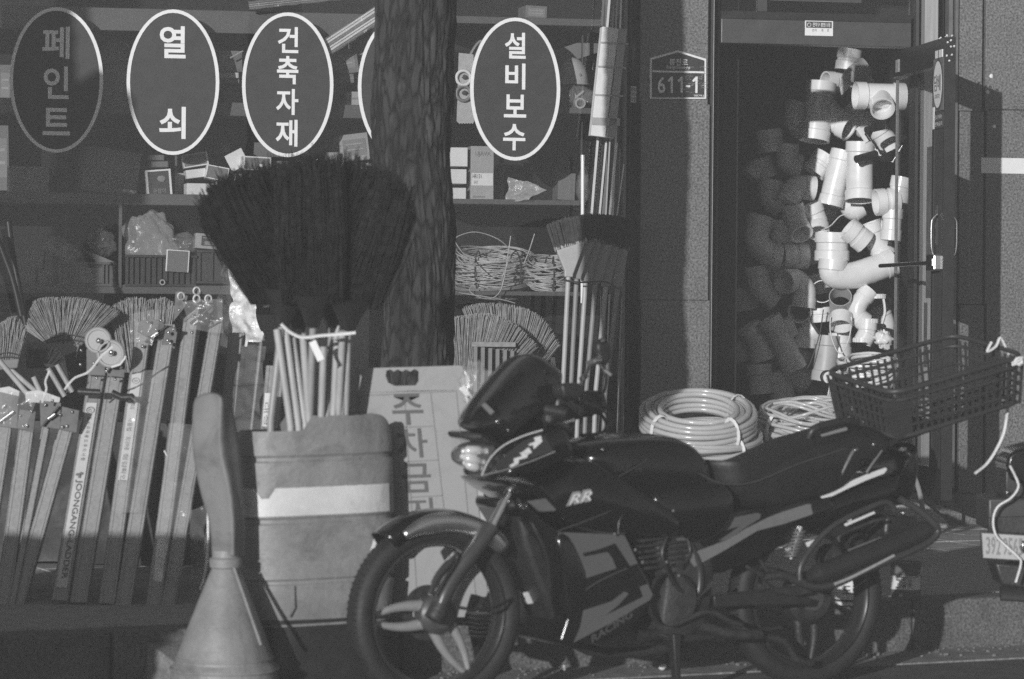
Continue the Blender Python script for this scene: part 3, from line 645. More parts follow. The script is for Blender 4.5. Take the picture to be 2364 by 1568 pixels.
for k, (a, lb) in enumerate(((((150, 900), (172, 874), (206, 858), (236, 822), (262, 800)), 'pale cord tied from the labelled ladder across to the left ladders'),
        (((98, 930), (108, 900), (106, 880), (116, 856)), 'thin loose cord end between the two leftmost ladders'), (((380, 1040), (396, 1070), (412, 1096)), 'thin tie hanging on the tallest ladder'))):
    m = MB().tube(smooth_path([W.pt(x, y, 10.95 + .1 * k) for x, y in a], 5), .004, 5); solo('cord', lb, 'cord', m, ropem, sm=60)
# ================================================================== bench with black sheet, added to darken the view behind the ladders
bn = thing('dark_backing_bench', 'added bench and dark sheet standing in for the dark behind the ladders', 'bench', W, (-1.7, 12.75, KZ)); drape = M('dark_backing', .02, .6, var=.4, bump=.6, bscale=12)
m = MB().box((-1.72, 12.75, .72), (1.9, .9, .04)); part('bench_top', m, wood, bn)
for x in (-2.6, -.85):
    for y in (12.4, 13.1): m = MB().box((x, y, .44), (.06, .06, .52)); part('leg', m, wood, bn)
m = MB().sheet((-2.72, 12.26, KZ + .01), (-.74, 12.26, KZ + .01), (-2.72, 12.27, .75), (-.74, 12.27, .75), 60, 16, .03, 6, 5); part('drape_front', m, drape, bn, sm=70)
m = MB().sheet((-2.72, 12.26, .752), (-.74, 12.26, .752), (-2.72, 13.24, .756), (-.74, 13.24, .756), 50, 20, .014, 6, 6); part('drape_top', m, drape, bn, sm=70)
# ================================================================== straw brooms
def straw_broom(label, arc, neck, v, fr=FA, n=240, mat=None, head=None, handle=None, jag=.01, bind=True, group='straw brooms by the shop window', th=.0015):
    arc = smooth_path([fr.pt(x, y, v) for x, y in arc], 12); nk = [fr.pt(x, y, v) for x, y in neck]
    t = thing('straw_broom', label, 'broom', fr, (nk[0] + nk[-1]) / 2, group); m = MB()
    for k in range(n):
        f = rnd.random(); i = f * (len(arc) - 1); a = arc[int(i)].lerp(arc[min(int(i) + 1, len(arc) - 1)], i % 1); b = nk[0].lerp(nk[-1], min(1, max(0, f + rnd.uniform(-.04, .04))))
        y = rnd.gauss(0, .012); a = a + V((rnd.gauss(0, .004), y, rnd.uniform(-jag, jag))); b = b + V((0, y * .5, 0)); mid = (a + b) / 2 + V((rnd.gauss(0, .003), rnd.gauss(0, .004), 0))
        m.tube([b, mid, a], th * rnd.uniform(.7, 1.3), 3, caps=False)
    part('straws', m, mat or straw, t, kind='stuff')
    if bind:
        m = MB()
        for fz in (.14, .24):
            pts = [nk[0].lerp(arc[0], fz) + V((0, -.018, 0)), ((nk[0] + nk[-1]) / 2).lerp(arc[len(arc) // 2], fz) + V((0, -.02, 0)), nk[-1].lerp(arc[-1], fz) + V((0, -.018, 0))]
            m.tube(smooth_path(pts, 4), .0035, 5)
        part('binding', m, inkm, t, sm=60, kind='stuff')
    if head:
        m = MB().prism([(lambda q: (q.x, q.z))(fr.pt(x, y, v)) for x, y in head], v - .022, v + .022); part('head', m, M('broom_head', .2, .5), t, bev=.006)
    if handle:
        m = MB().tube([fr.pt(x, y, v) for x, y in handle], .011, 8); part('handle', m, wood, t, sm=50)
    return t
straw_broom('wide straw broom fan standing upright at the far left of the shelves', [(62, 760), (80, 700), (130, 690), (190, 692), (240, 705), (276, 724)], [(112, 798), (185, 800)], -.8, head=[(108, 790), (186, 795), (180, 812), (150, 822), (112, 812)], handle=[(142, 815), (160, 905)], n=900)
straw_broom('straw broom fan cut off by the left edge', [(-20, 762), (10, 745), (40, 735), (62, 770)], [(-12, 840), (42, 836)], -1.2, head=[(-14, 832), (46, 828), (42, 850), (-12, 856)], handle=[(10, 840), (85, 905)], n=500)
straw_broom('shaggy straw broom behind the stickered ladder', [(262, 722), (285, 705), (320, 700), (350, 706), (375, 700), (402, 712)], [(285, 860), (380, 860)], -.7, n=900, jag=.03, bind=False)
straw_broom('dark straw broom lying low behind the wheeled ladder', [(66, 800), (90, 806), (130, 806), (150, 830)], [(62, 850), (120, 850)], -1.0, n=120, mat=bristl2)
straw_broom('rearmost broad straw fan at the right of the trunk', [(1072, 712), (1110, 704), (1170, 706), (1225, 720), (1262, 750), (1292, 800)], [(1140, 890), (1215, 890)], -.16, n=900)
straw_broom('front straw fan right of the trunk with slotted head', [(1037, 738), (1070, 732), (1120, 727), (1160, 735), (1200, 760), (1240, 800)], [(1058, 900), (1130, 900)], -.3, n=900, bind=False)
m = MB(); t = thing('slotted_rake', 'slotted plastic rake head in front of the straw fans', 'rake', FA, FA.pt(1140, 900, -.36))
for k in range(6):
    x = 1094 + k * 17; fbox(m, FA, x, x + 9, 800 + k * 2, 905, -.36, -.34)
part('tines', m, M('rake_plastic', .22, .45), t, kind='stuff')
m = MB(); fbox(m, FA, 1090, 1192, 790, 801, -.365, -.335); part('ridge', m, straw, t, bev=.003)
for pts, v, lb in (([(20, 512), (32, 600), (62, 760)], -.75, 'dark bent pole leaning at the far left'), ([(-10, 540), (28, 640), (50, 730)], -.85, 'dark straight pole at the far left edge')):
    m = MB().tube(smooth_path([FA.pt(x, y, v) for x, y in pts], 5), .014, 8); solo('leaning_pole', lb, 'pole', m, darkmetal, FA, sm=50)
for pts, lb in (([(-5, 828), (66, 912)], 'long wooden stick behind the leftmost ladder'), ([(112, 850), (150, 915)], 'left of two bright metal sticks beside the wheels'), ([(132, 842), (168, 905)], 'right of two bright metal sticks beside the wheels'), ([(78, 870), (105, 930)], 'thin grey stick between the two left ladders')):
    m = MB().tube([FA.pt(x, y, -1.7) for x, y in pts], .011, 8); solo('broom_stick', lb, 'stick', m, alu if 'bright' in lb else wood, FA, sm=50)
# ================================================================== traffic drum with the black brooms
dc = W.pt(731, 1200, 9.84)
dt = thing('traffic_drum', 'battered box-like traffic drum with a white reflective band holding the black brooms', 'traffic drum', W, (dc.x, dc.y, 0))
def zz(py, px=737, d=9.84): return W.pt(px, py, d).z
def ring(k, z, n=84, hw=.254, hd=.115, p=3.0):
    out = []
    for i in range(n):
        t = 2 * PI * i / n; c_, s_ = math.cos(t), math.sin(t); r_ = (abs(c_ / hw) ** p + abs(s_ / hd) ** p) ** (-1 / p) * k
        x, y = r_ * c_, r_ * s_; out.append(V((dc.x + x * KB.c - y * KB.s, dc.y + x * KB.s + y * KB.c, z)))
    return out
def loft(rings, closed=True):
    n = len(rings[0]); m = MB(); m.add([p for r_ in rings for p in r_], [(i * n + k, i * n + (k + 1) % n, (i + 1) * n + (k + 1) % n, (i + 1) * n + k) for i in range(len(rings) - 1) for k in range(n)]); return m
tilt = Matrix.Rotation(R(-1.4), 3, 'Y'); c0 = V((dc.x, dc.y, zz(1200)))
def tl(mb): mb.v = [tilt @ (p - c0) + c0 for p in mb.v]; return mb
prof = [(.90, zz(1436)), (.93, zz(1420)), (.985, zz(1341)), (.94, zz(1338)), (.94, zz(1332)), (.99, zz(1327)), (1.005, zz(1204)), (.955, zz(1199)), (.955, zz(1192)), (1.0, zz(1186)), (.99, zz(1062)), (.94, zz(1058)), (.94, zz(1051)), (.985, zz(1045)), (.98, zz(1010)), (.955, zz(990))]
rs = [ring(k, z) for k, z in prof]; top = []
for i, p in enumerate(rs[-1]):
    u = (p.x - dc.x) * KB.c + (p.y - dc.y) * KB.s; h = .045 if u > -.05 else (-.016 if u < -.1 else -.016 + .061 * (u + .1) / .05)
    if u > .19: h = .045 - (u - .19) * .9
    top.append(V((p.x, p.y, p.z + h + .007 * noise.noise(V((u * 30, p.y * 20, 5))))))
rs.append(top)
for r_ in rs:
    for p in r_: kk = 1 + .012 * noise.noise(p * 5); p.x = dc.x + (p.x - dc.x) * kk; p.y = dc.y + (p.y - dc.y) * kk
part('drum_body', tl(loft(rs)), orange, dt, sm=32)
part('inner_wall', tl(loft([ring(.93, zz(1430)), ring(.93, zz(1000))])), blackpl, dt, sm=40)
m = MB(); q = []; b0, b1 = zz(1183), zz(1119)
R0 = [ring(1.008, 0), ring(1.003, 0)]; idx = [i % 84 for i in range(38, 80)]
for j, i in enumerate(idx):
    cut = .032 if j in (9, 10) else 0; jt = .002 * noise.noise(V((j * .7, 0, 0)))
    for f_ in (0, .33, .66, 1): p = R0[0][i].lerp(R0[1][i], f_); q.append(V((p.x, p.y, b0 + (b1 - b0 + jt - cut) * f_)))
for p in q: kk = 1 + .012 * noise.noise(p * 5); p.x = dc.x + (p.x - dc.x) * kk; p.y = dc.y + (p.y - dc.y) * kk
m.add(q, [(k * 4 + i, (k + 1) * 4 + i, (k + 1) * 4 + i + 1, k * 4 + i + 1) for k in range(len(idx) - 1) for i in range(3)]); part('reflective_band', tl(m), tape, dt, sm=40)
part('base', tl(loft([ring(1.0, .0), ring(1.02, .03), ring(.9, .06), ring(.84, .08), ring(.84, zz(1425)), ring(.01, zz(1425))])), blackpl, dt, sm=35)
R1 = ring(1.006, 0); i0 = 52; m = MB().tube([V((R1[i0 + di].x, R1[i0 + di].y, zz(y_))) for di, y_ in ((0, 1342), (0, 1368), (0, 1392), (-1, 1412))], .0025, 5); part('crack', tl(m), inkm, dt)
m = MB(); m.sheet(W.pt(852, 1270, 9.72), W.pt(872, 1268, 9.72), W.pt(868, 1240, 9.72), W.pt(905, 1240, 9.72), 8, 6, .01, 2, 20); part('torn_tape', m, tape, dt, sm=60)
# black brooms
GB = 'black bristle brooms standing in the drum'
def bd_(x): return dc.y + (W.pt(x, 980, 9.84).x - dc.x) * .48
bb = [((652, 742), (626, 968), 470, 600, 462, 428, 9.8, 'leftmost black broom in the drum, leaning far left'), ((690, 748), (690, 975), 560, 700, 424, 412, 9.94, 'second black broom from the left in the drum'),
      ((724, 740), (716, 970), 650, 790, 410, 398, 9.76, 'middle black broom in the drum, bristles highest'), ((768, 745), (755, 972), 745, 880, 402, 418, 9.96, 'fourth black broom from the left in the drum'), ((806, 752), (788, 970), 830, 948, 420, 462, 9.82, 'rightmost black broom in the drum, leaning against the trunk side')]
for (nx, ny), (hx, hy), x0, x1, y0, y1, d, lb in bb:
    nk = W.pt(nx, ny, d); hb = W.pt(hx, hy, bd_(hx)); t = thing('black_broom', lb, 'broom', W, hb, GB)
    m = MB(); A = W.pt(x0, y0 + 16, d); B = W.pt(x1, y1 + 16, d)
    for k in range(2400):
        f = rnd.random(); g = rnd.gauss(0, 1); g = max(-1.8, min(1.8, g))
        a = A.lerp(B, f) + V((rnd.gauss(0, .012), g * .05, rnd.gauss(0, .03) + .03 * math.sin(f * PI)))
        fan = (f - .5); b = nk + V((fan * .2, g * .02, .05 + .03 * rnd.random())); mid = b.lerp(a, .5) + V((fan * .02, g * .012, rnd.gauss(0, .006)))
        m.tube([b, mid, a], .0015 * rnd.uniform(.7, 1.3), 3, caps=False)
    part('bristles', m, bristle, t, kind='stuff')
    m = MB(); dr = (nk - hb).normalized(); m.tube([nk - dr * .02, nk + dr * .03, nk + dr * .09], [.022, .045, .085], 14, flat=.7); part('ferrule', m, blackpl, t, sm=50)
    m = MB().tube([nk, hb, hb + V((0, 0, -.3))], .0115, 10); part('handle', m, M('grey_handle', .3, .4), t, sm=50)
hs = [((640, 760), (672, 985)), ((660, 762), (690, 985)), ((676, 780), (706, 985)), ((700, 770), (716, 990)), ((748, 800), (742, 975)), ((780, 770), (770, 965)), ((792, 765), (782, 965)), ((804, 770), (798, 965))]
for k, (a, b) in enumerate(hs):
    p_ = W.pt(b[0], b[1], bd_(b[0])); m = MB().tube([W.pt(a[0], a[1], 9.78 + .03 * (k % 3)), p_, p_ + V((0, 0, -.3))], .0115, 10)
    solo('broom_stick', ['leftmost pale broom stick standing in the drum', 'second pale broom stick from the left in the drum', 'third pale broom stick from the left in the drum', 'broom stick under the paper tag knot in the drum', 'lone broom stick in the middle gap of the drum', 'third broom stick from the right in the drum', 'second broom stick from the right in the drum', 'rightmost broom stick standing in the drum'][k], 'stick', m, wood, sm=50, group='pale broom sticks in the drum')
m = MB().tube(smooth_path([W.pt(x, y, 9.68) for x, y in ((650, 748), (672, 768), (700, 779), (740, 775), (780, 772), (822, 768))], 6), .006, 6, flat=.5); solo('tie_string', 'white string tied round the broom handles', 'string', m, ropem, sm=60)
m = MB().beam(W.pt(722, 788, 9.67), W.pt(742, 832, 9.67), .022, .003); solo('paper_tag', 'white paper tag hanging from the string round the brooms', 'tag', m, white)
m = MB().tube([W.pt(x, y, 9.8) for x, y in ((608, 706), (626, 704), (634, 716))], .006, 6); solo('wire_hook', 'bright bent metal hook beside the leftmost black broom', 'hook', m, steel, sm=60)
m = MB().tube([W.pt(783, 752, 9.8), W.pt(776, 785, 9.8)], [.004, .014], 8); solo('bottle_neck', 'small bright cone-shaped nozzle among the broom handles', 'nozzle', m, alu, sm=50)
# ================================================================== traffic cone with a flat upright arm
cc = W.pt(520, 1500, 9.55); ct = thing('traffic_cone', 'tall weathered traffic cone with a flat curved upright on top', 'traffic cone', W, (cc.x, cc.y, 0))
def zc(py): return W.pt(520, py, 9.55).z
k_ = 9.55 / F
m = MB().lathe([(136 * k_, 0), (136 * k_, .03), (129 * k_, .05), (124 * k_, zc(1570)), (122 * k_, zc(1545)), (122 * k_, zc(1538)), (114 * k_, zc(1528)), (112 * k_, zc(1516)), (60 * k_, zc(1380)), (32 * k_, zc(1312)), (37 * k_, zc(1309)), (38 * k_, zc(1290)), (31 * k_, zc(1286)), (30 * k_, zc(1270)), (0, zc(1268))], (cc.x, cc.y, 0), 56)
part('cone_body', m, orange, ct, sm=28)
for y in (1518, 1543): 
    m = MB(); rr = (112 if y == 1518 else 125) * k_; m.tube([V((cc.x + rr * math.cos(a * PI / 24), cc.y + rr * math.sin(a * PI / 24), zc(y))) for a in range(48)], .005, 6, True); part('ring', m, orange, ct, sm=60)
m = MB(); m.tube([W.pt(542, 1312, 9.5), W.pt(604, 1490, 9.4)], .006, 6); part('seam', m, orange, ct, sm=60)
lv = [(909, 470, 500, 506), (913, 460, 508, 518), (920, 451, 513, 530), (934, 447, 514, 537), (960, 445, 513, 542), (1010, 444, 512, 550), (1050, 447, 515, 556), (1100, 455, 527, 560), (1150, 467, 536, 564), (1200, 483, 540, 566), (1240, 488, 541, 566), (1282, 490, 541, 566)]
rg = []
for y, xl, xc, xr in lv:
    A_, C_, B_ = W.pt(xl, y, 9.56), W.pt(xc, y, 9.5), W.pt(xr, y, 9.58); L2 = A_.lerp(C_, .12) + V((-.0, -.004, 0)); D_ = V((xr * 0 + B_.x - .02, 9.62, A_.z)); E_ = V((A_.x + .03, 9.63, A_.z))
    rg.append(smooth_path([A_, A_.lerp(C_, .3) + V((0, -.012, 0)), A_.lerp(C_, .75) + V((0, -.006, 0)), C_, C_.lerp(B_, .5), B_, D_, E_], 4, True))
rg.insert(0, [p.lerp(sum(rg[0], V((0, 0, 0))) / len(rg[0]), .9) + V((0, 0, .004)) for p in rg[0]])
rg = [[p for p in r_] for r_ in rg]; part('upright', loft(rg), oranged, ct, sm=50)
# ================================================================== no-parking board
bt = thing('no_parking_board', 'pale plastic folding board with hand-painted characters behind the drum', 'sign board', W, (W.pt(970, 1410, 10.045).x, 10.045, KZ))
def tb(x, y, off=0): return W.pt(x, y, 10.01 + off)
oc = [(820, 851), (1060, 844), (1070, 846), (1074, 860), (1112, 1230), (1132, 1425), (842, 1425), (822, 960)]
hl = [(891, 868), (893, 856), (902, 853), (910, 858), (919, 853), (929, 858), (938, 853), (948, 858), (958, 852), (967, 857), (967, 880), (960, 890), (912, 891), (897, 884)]
# board face built as a ring round the hand hole: upper strip pieces and the lower field
m = MB(); N_ = len(hl)
def sheetpoly(mb, pts, th=.02, off=0):
    n = len(pts); q = [tb(x, y, off) for x, y in pts] + [tb(x, y, off + th) for x, y in pts]; mb.add(q, [tuple(range(n)), tuple(range(2 * n - 1, n - 1, -1))] + [(i, (i + 1) % n, (i + 1) % n + n, i + n) for i in range(n)])
sheetpoly(m, [(820, 851), (891, 849), (891, 868), (897, 884), (897, 905), (820, 908)]); sheetpoly(m, [(967, 847), (1060, 844), (1070, 846), (1076, 890), (1077, 900), (960, 902), (960, 890), (967, 880)])
sheetpoly(m, [(891, 849), (967, 847), (967, 857), (958, 852), (948, 858), (938, 853), (929, 858), (919, 853), (910, 858), (902, 853), (893, 856), (891, 868)])
sheetpoly(m, [(897, 884), (912, 891), (960, 890), (960, 902), (897, 905)])
sheetpoly(m, [(820, 908), (1077, 900), (1112, 1230), (1132, 1425), (842, 1425), (822, 960)]); part('front_board', m, skin_b, bt)
m = MB(); 
for a, b in (((826, 914), (1052, 903)), ((1054, 903), (1100, 1390)), ((934, 910), (964, 1390)), ((995, 908), (1050, 1390)), ((832, 990), (1000, 984)), ((940, 1066), (1012, 1062)), ((950, 1148), (1022, 1144)), ((826, 914), (836, 1100))): m.beam(tb(*a, -.001), tb(*b, -.001), .0035, .002, (1, 0, 0) if abs(a[0] - b[0]) < 80 else (0, 0, 1))
part('ruled_lines', m, greyink, bt, kind='stuff')
m = MB()
for ch, x0, x1, y0, y1 in (('주', 909, 980, 910, 982), ('차', 920, 990, 990, 1058), ('금', 932, 998, 1071, 1138), ('지', 947, 1004, 1150, 1210)):
    a = tb(x0, y1, -.003); m.text(ch, a, tb(x1, y1 - 2, -.003) - a, tb(x0 - 6, y0, -.003) - a, (tb(x1, y1) - tb(x0, y1)).length, (tb(x0, y0) - tb(x0, y1)).length, .012)
part('lettering', m, M('brushed_ink', .075, .6), bt)
m = MB(); q = []
sheetpoly(m, [(1068, 850), (1084, 870), (1128, 1230), (1150, 1425), (1132, 1425), (1112, 1230), (1076, 880)], .05, .005); part('side_lip', m, M('board_side', .4, .55), bt)
m = MB(); m.beam(W.pt(945, 905, 10.12), V((W.pt(990, 1390, 10.6).x, 10.6, KZ + .01)), .33, .02); part('rear_board', m, skin_b, bt)
m = MB().blob(tb(1100, 890, -.1), .045, .03, .065, 4, .5, 22, 16); solo('plastic_bag', 'small crumpled clear bag beside the folding board', 'bag', m, film, sm=80)
m = MB(); m.beam(tb(1066, 893, -.04), tb(1092, 925, -.04), .02, .004, w1=.012); m.beam(tb(1080, 915, -.04), tb(1090, 960, -.04), .016, .004); solo('paper_scrap', 'torn white paper scrap at the right side of the folding board', 'paper', m, white)
# ================================================================== goods on the shelves
def carton(label, x0, x1, y0, y1, v, dep=.16, mat=card, rot=0, extra=None, group='boxes on the window shelves', cat='box', name='carton'):
    a = FA.pt(x0, y1, v); b = FA.pt(x1, y0, v); w_, h_ = b.x - a.x, b.z - a.z; c = V(((a.x + b.x) / 2, v + dep / 2, (a.z + b.z) / 2))
    t = thing(name, label, cat, FA, V((c.x, c.y, a.z)), group); rm = Matrix.Rotation(R(-rot), 3, 'Y') @ Matrix.Rotation(R(rnd.uniform(-7, 7)), 3, 'Z')
    m = MB().box(c, (w_, dep, h_), rm); part('box_body', m, mat, t, bev=.0015, seg=1)
    def face(name_, fx0, fx1, fy0, fy1, mt, off=.0015, kind=None):      # fractions on the front face
        m = MB(); m.box(c + rm @ V(((fx0 + fx1 - 1) / 2 * w_, -dep / 2 - off, (1 - fy0 - fy1) / 2 * h_)), ((fx1 - fx0) * w_, .0012, (fy1 - fy0) * h_), rm); return part(name_, m, mt, t)
    def txt(s_, fx0, fx1, fy0, fy1, mt, off=.003, bold=.01):
        m = MB(); m.text(s_, c + rm @ V(((fx0 - .5) * w_, -dep / 2 - off, (.5 - fy1) * h_)), rm @ V((1, 0, 0)), rm @ V((0, 0, 1)), (fx1 - fx0) * w_, (fy1 - fy0) * h_, bold); return part('lettering', m, mt, t)
    if extra == 'frame':
        face('front_panel', .07, .93, .12, .86, cardd)
    elif extra == 'tape': face('packing_tape', 0, 1, .44, .56, greyink)
    elif extra == 'lines':
        face('printed_panel', .1, .9, .2, .8, greyink); face('printed_line', .2, .8, .35, .4, card, .003); face('printed_line', .2, .8, .55, .6, card, .003)
    return t, face, txt
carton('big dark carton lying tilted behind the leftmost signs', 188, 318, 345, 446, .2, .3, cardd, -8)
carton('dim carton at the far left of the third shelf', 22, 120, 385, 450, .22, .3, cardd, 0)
t, f, x = carton('upright dark box with a round knob picture and pale border', 338, 398, 392, 455, .13, .12, offwhite, 5)
f('front_panel', .09, .9, .06, .93, inkm); p = FA.pt(373, 412, .11)
m = MB().blob(FA.pt(374, 413, .124), .02, .003, .015, 2, .2, 12, 8); part('knob_picture', m, greyink, t, sm=60); x('손잡이', .25, .75, .68, .86, greyink, .004)
carton('small dim box just above the knob picture box', 342, 379, 358, 370, .2, .12, cardd, 0, 'frame')
carton('second small dim box over the knob picture box', 348, 387, 373, 386, .18, .12, cardd, 2, 'frame')
t, f, x = carton('flat pale-edged dark box tilted right, under the second sign', 424, 482, 354, 384, .2, .12, offwhite, 10); f('front_panel', .02, .93, .1, .9, cardd)
t, f, x = carton('dark-faced pale-edged box tilted left below the tilted flat one', 476, 529, 384, 415, .16, .12, offwhite, -10); f('front_panel', .06, .95, .08, .92, cardd)
t, f, x = carton('dark-faced pale-edged box with a little white mark', 560, 626, 362, 393, .15, .12, offwhite, -2); f('front_panel', .06, .94, .1, .9, cardd); f('mark', .58, .8, .55, .72, white, .003)
carton('bright white box on the shelf edge left of the black brooms', 430, 494, 424, 458, .13, .15, cardw, 0)
carton('small white box above the bright shelf-edge box', 430, 476, 391, 410, .2, .12, cardw, 8)
carton('leaning white carton with its corner up, between the tilted boxes', 528, 572, 348, 388, .24, .12, cardw, 28)
carton('little white box low on the pile beside the broom tips', 504, 546, 414, 428, .17, .1, cardw, 1)
carton('little white box lowest on the pile beside the broom tips', 504, 540, 430, 452, .14, .1, cardw, 1)
carton('narrow upright white box beside the broom tips', 546, 562, 402, 424, .15, .1, cardw, 0)
carton('pale box above the broom tips under the third sign', 566, 590, 396, 420, .2, .1, cardw, 4)
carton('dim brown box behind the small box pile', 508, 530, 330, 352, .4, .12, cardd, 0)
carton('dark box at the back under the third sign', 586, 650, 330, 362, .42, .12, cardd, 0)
carton('printed carton leaning against the tree trunk above the broom bristles', 782, 850, 310, 372, .2, .16, card, 8, 'lines')
carton('pale carton below the leaning printed one beside the trunk', 752, 782, 352, 388, .15, .12, card, 3)
carton('tilted long carton left of the trunk at sign height', 762, 832, 116, 170, .2, .25, cardd, 9, 'lines')
carton('small square carton on top of the tilted long carton', 812, 858, 88, 126, .22, .2, card, 10, 'frame')
carton('thin lettered box under the tilted long carton', 772, 820, 172, 192, .2, .2, cardd, 4, 'tape')
carton('dark flat box on the second shelf between two signs', 507, 560, 182, 192, .2, .3, cardd, 0)
carton('stack of pale flat sheets between the second and third sign', 512, 560, 168, 180, .18, .3, alu, 0, group=None, name='sheet_stack', cat='sheets')
m = MB()
for k in range(12): fbox(m, FA, 508 + rnd.uniform(-2, 2), 560, 118 + k * 4, 121 + k * 4, .2, .4)
solo('steel_strips', 'stack of thin metal strips standing between the second and third sign', 'metal strips', m, M('dim_metal', .16, .4, metal=.4), FA, kind='stuff')
m = MB().tube([FA.pt(532, 134, .14), FA.pt(562, 118, .14)], .004, 6); solo('thin_rod', 'thin bright rod left of the third sign', 'rod', m, alu, FA)
for lb, x0, x1, y0, y1, v, mt in (('dim carton on the top shelf left of the first sign', 0, 28, 150, 243, .3, cardd), ('tall dim carton glimpsed between the second and third sign', 520, 556, 200, 243, .34, card),
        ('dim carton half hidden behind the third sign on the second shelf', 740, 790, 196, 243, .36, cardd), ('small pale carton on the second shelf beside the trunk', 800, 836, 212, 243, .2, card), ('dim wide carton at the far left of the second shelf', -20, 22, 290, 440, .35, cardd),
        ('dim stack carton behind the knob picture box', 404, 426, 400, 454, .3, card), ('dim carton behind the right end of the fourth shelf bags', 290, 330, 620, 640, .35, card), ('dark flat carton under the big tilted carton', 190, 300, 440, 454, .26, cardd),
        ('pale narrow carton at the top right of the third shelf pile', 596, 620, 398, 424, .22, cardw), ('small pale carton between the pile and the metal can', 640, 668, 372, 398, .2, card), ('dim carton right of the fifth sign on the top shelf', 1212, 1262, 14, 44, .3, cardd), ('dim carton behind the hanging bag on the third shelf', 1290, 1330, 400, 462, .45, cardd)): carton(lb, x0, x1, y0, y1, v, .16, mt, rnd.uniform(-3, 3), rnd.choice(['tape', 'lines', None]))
# paint can on its side
m = MB().tube([FA.pt(680, 374, .2), FA.pt(739, 370, .17)], .030, 24); solo('metal_can', 'shiny metal can lying under the third sign', 'can', m, M('can_metal', .45, .25, metal=.8, stretch=(.2, 4, 4)), FA, sm=40)
# bowls and tub behind the first two signs
def dome(label, px, py, rpx, v, squash=.9, name='plastic_bowl', cat='bowl', mat=offwhite, spots=0):
    c = FA.pt(px, py, v); r = rpx * 14.6 / F; prof = [(r * math.cos(a), r * squash * math.sin(a)) for a in [PI / 2 * k / 10 for k in range(11)]]
    t = thing(name, label, cat, FA, c); m = MB().lathe(prof, c, 32); part('shell', m, mat, t, sm=60)
    m = MB().tube([c + V((r * 1.0 * math.cos(k * PI / 16), r * math.sin(k * PI / 16), 0)) for k in range(32)], .005, 6, True); part('rim', m, mat, t, sm=60)
    for k in range(spots):
        m = MB().blob(c + V(((-.2, -.15, .3)[k] * r, -r * .9, (.42, .2, .5)[k] * r)), .008, .006, .008, 1, 0, 8, 6); part('vent_hole', m, greyink, t)
    return t
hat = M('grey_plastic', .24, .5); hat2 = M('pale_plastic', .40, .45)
dome('pale plastic dome standing over the tub between the first two signs', 270, 150, 44, .42, 1.45, mat=hat)
dome('darker plastic dome behind the pale one at the top left', 236, 92, 38, .6, 1.6, mat=cardd)
c = FA.pt(272, 243, .34); k_ = 14.6 / F
t = thing('plastic_tub', 'pale straight-sided plastic tub on the shelf between the first two signs', 'tub', FA, c)
m = MB().lathe([(0, 0), (38 * k_, 0), (44 * k_, 90 * k_), (41 * k_, 90 * k_), (36 * k_, 4 * k_)], c, 36); part('tub_wall', m, hat, t, sm=40)
m = MB().tube([c + V((44.5 * k_ * math.cos(a * PI / 16), 44.5 * k_ * math.sin(a * PI / 16), 88 * k_)) for a in range(32)], .005, 6, True); part('rim', m, hat, t, sm=60)
# right of the trunk
t = dome('pale hard hat on the shelf right of the fifth sign', 1322, 195, 40, .33, 1.6, 'hard_hat', 'hard hat', hat2, 3)
def strap(label, a, b, v, w_, mat):
    m = MB().beam(FA.pt(*a, v), FA.pt(*b, v), w_, .02, (0, 0, 1)); return solo('grey_board', label, 'board', m, mat, FA)
strap('grey board slanting up behind the hard hat', (1290, 132), (1396, 98), .45, .075, M('grey_board_m', .16, .6))
strap('wide grey strip leaning behind the cardboard tube box', (1352, 250), (1392, 120), .5, .05, greyink)
t = thing('packaged_valve', 'water valve in a clear bag on the shelf right of the fifth sign', 'valve', FA, FA.pt(1335, 250, .2))
c = FA.pt(1336, 238, .18); m = MB().pipe([c, c + V((-.0, -.05, -.004))], .026, .008, 18); m.tube([c + V((0, .0, 0)), c + V((-.01, .06, .03))], .017, 10); part('valve_body', m, hat2, t, sm=50)
m = MB()
for a in range(4): m.beam(c + V((-.005, .03, .03)), c + V((-.005 + .045 * math.cos(a * PI / 2 + .6), .03, .035 + .045 * math.sin(a * PI / 2 + .6))), .02, .01, (0, 1, 0))
part('valve_handle', m, hat2, t, bev=.003)
m = MB().blob(FA.pt(1332, 226, .18), .098, .06, .055, 5, .3, 26, 18); part('bag', m, film, t, sm=80)
t = thing('display_card', 'pale display card with two round blister packs right of the trunk', 'card', FA, FA.pt(1074, 284, .12))
n = 14; pts = [(1060, 122), (1094, 126)] + [(1095, 282)] + [(1095 - k * 3, 284 + (k % 2) * 2.2) for k in range(1, 13)] + [(1055, 280)]
m = MB().prism([(lambda q: (q.x, q.z))(FA.pt(x, y, .12)) for x, y in pts], .12, .124); part('card', m, M('pale_card', .42, .6, var=.15, scale=30), t)
for y in (180, 216):
    c = FA.pt(1071, y, .108); m = MB().tube([c + V((.034 * math.cos(k * PI / 12), 0, .034 * math.sin(k * PI / 12))) for k in range(24)], .008, 8, True); part('ring', m, M('ring_grey', .2, .4) if y == 216 else offwhite, t, sm=60)
    m = MB().blob(c + V((.006, 0, .004)), .014, .006, .01, y, .5, 10, 8); part('clip', m, inkm, t)
m = MB().tube(smooth_path([FA.pt(x, y, .3) for x, y in ((1085, 130), (1100, 105), (1112, 95), (1108, 110), (1098, 135))], 5), .008, 6); solo('cable_loop', 'dim coiled cable behind the fifth sign edge', 'cable', m, hat, FA, sm=60)
carton('white box uppermost of three beside the trunk on the third shelf', 1038, 1084, 341, 384, .13, .14, cardw, 0, 'tape' and None)
carton('white box in the middle of three beside the trunk on the third shelf', 1038, 1078, 391, 424, .13, .14, cardw, 0)
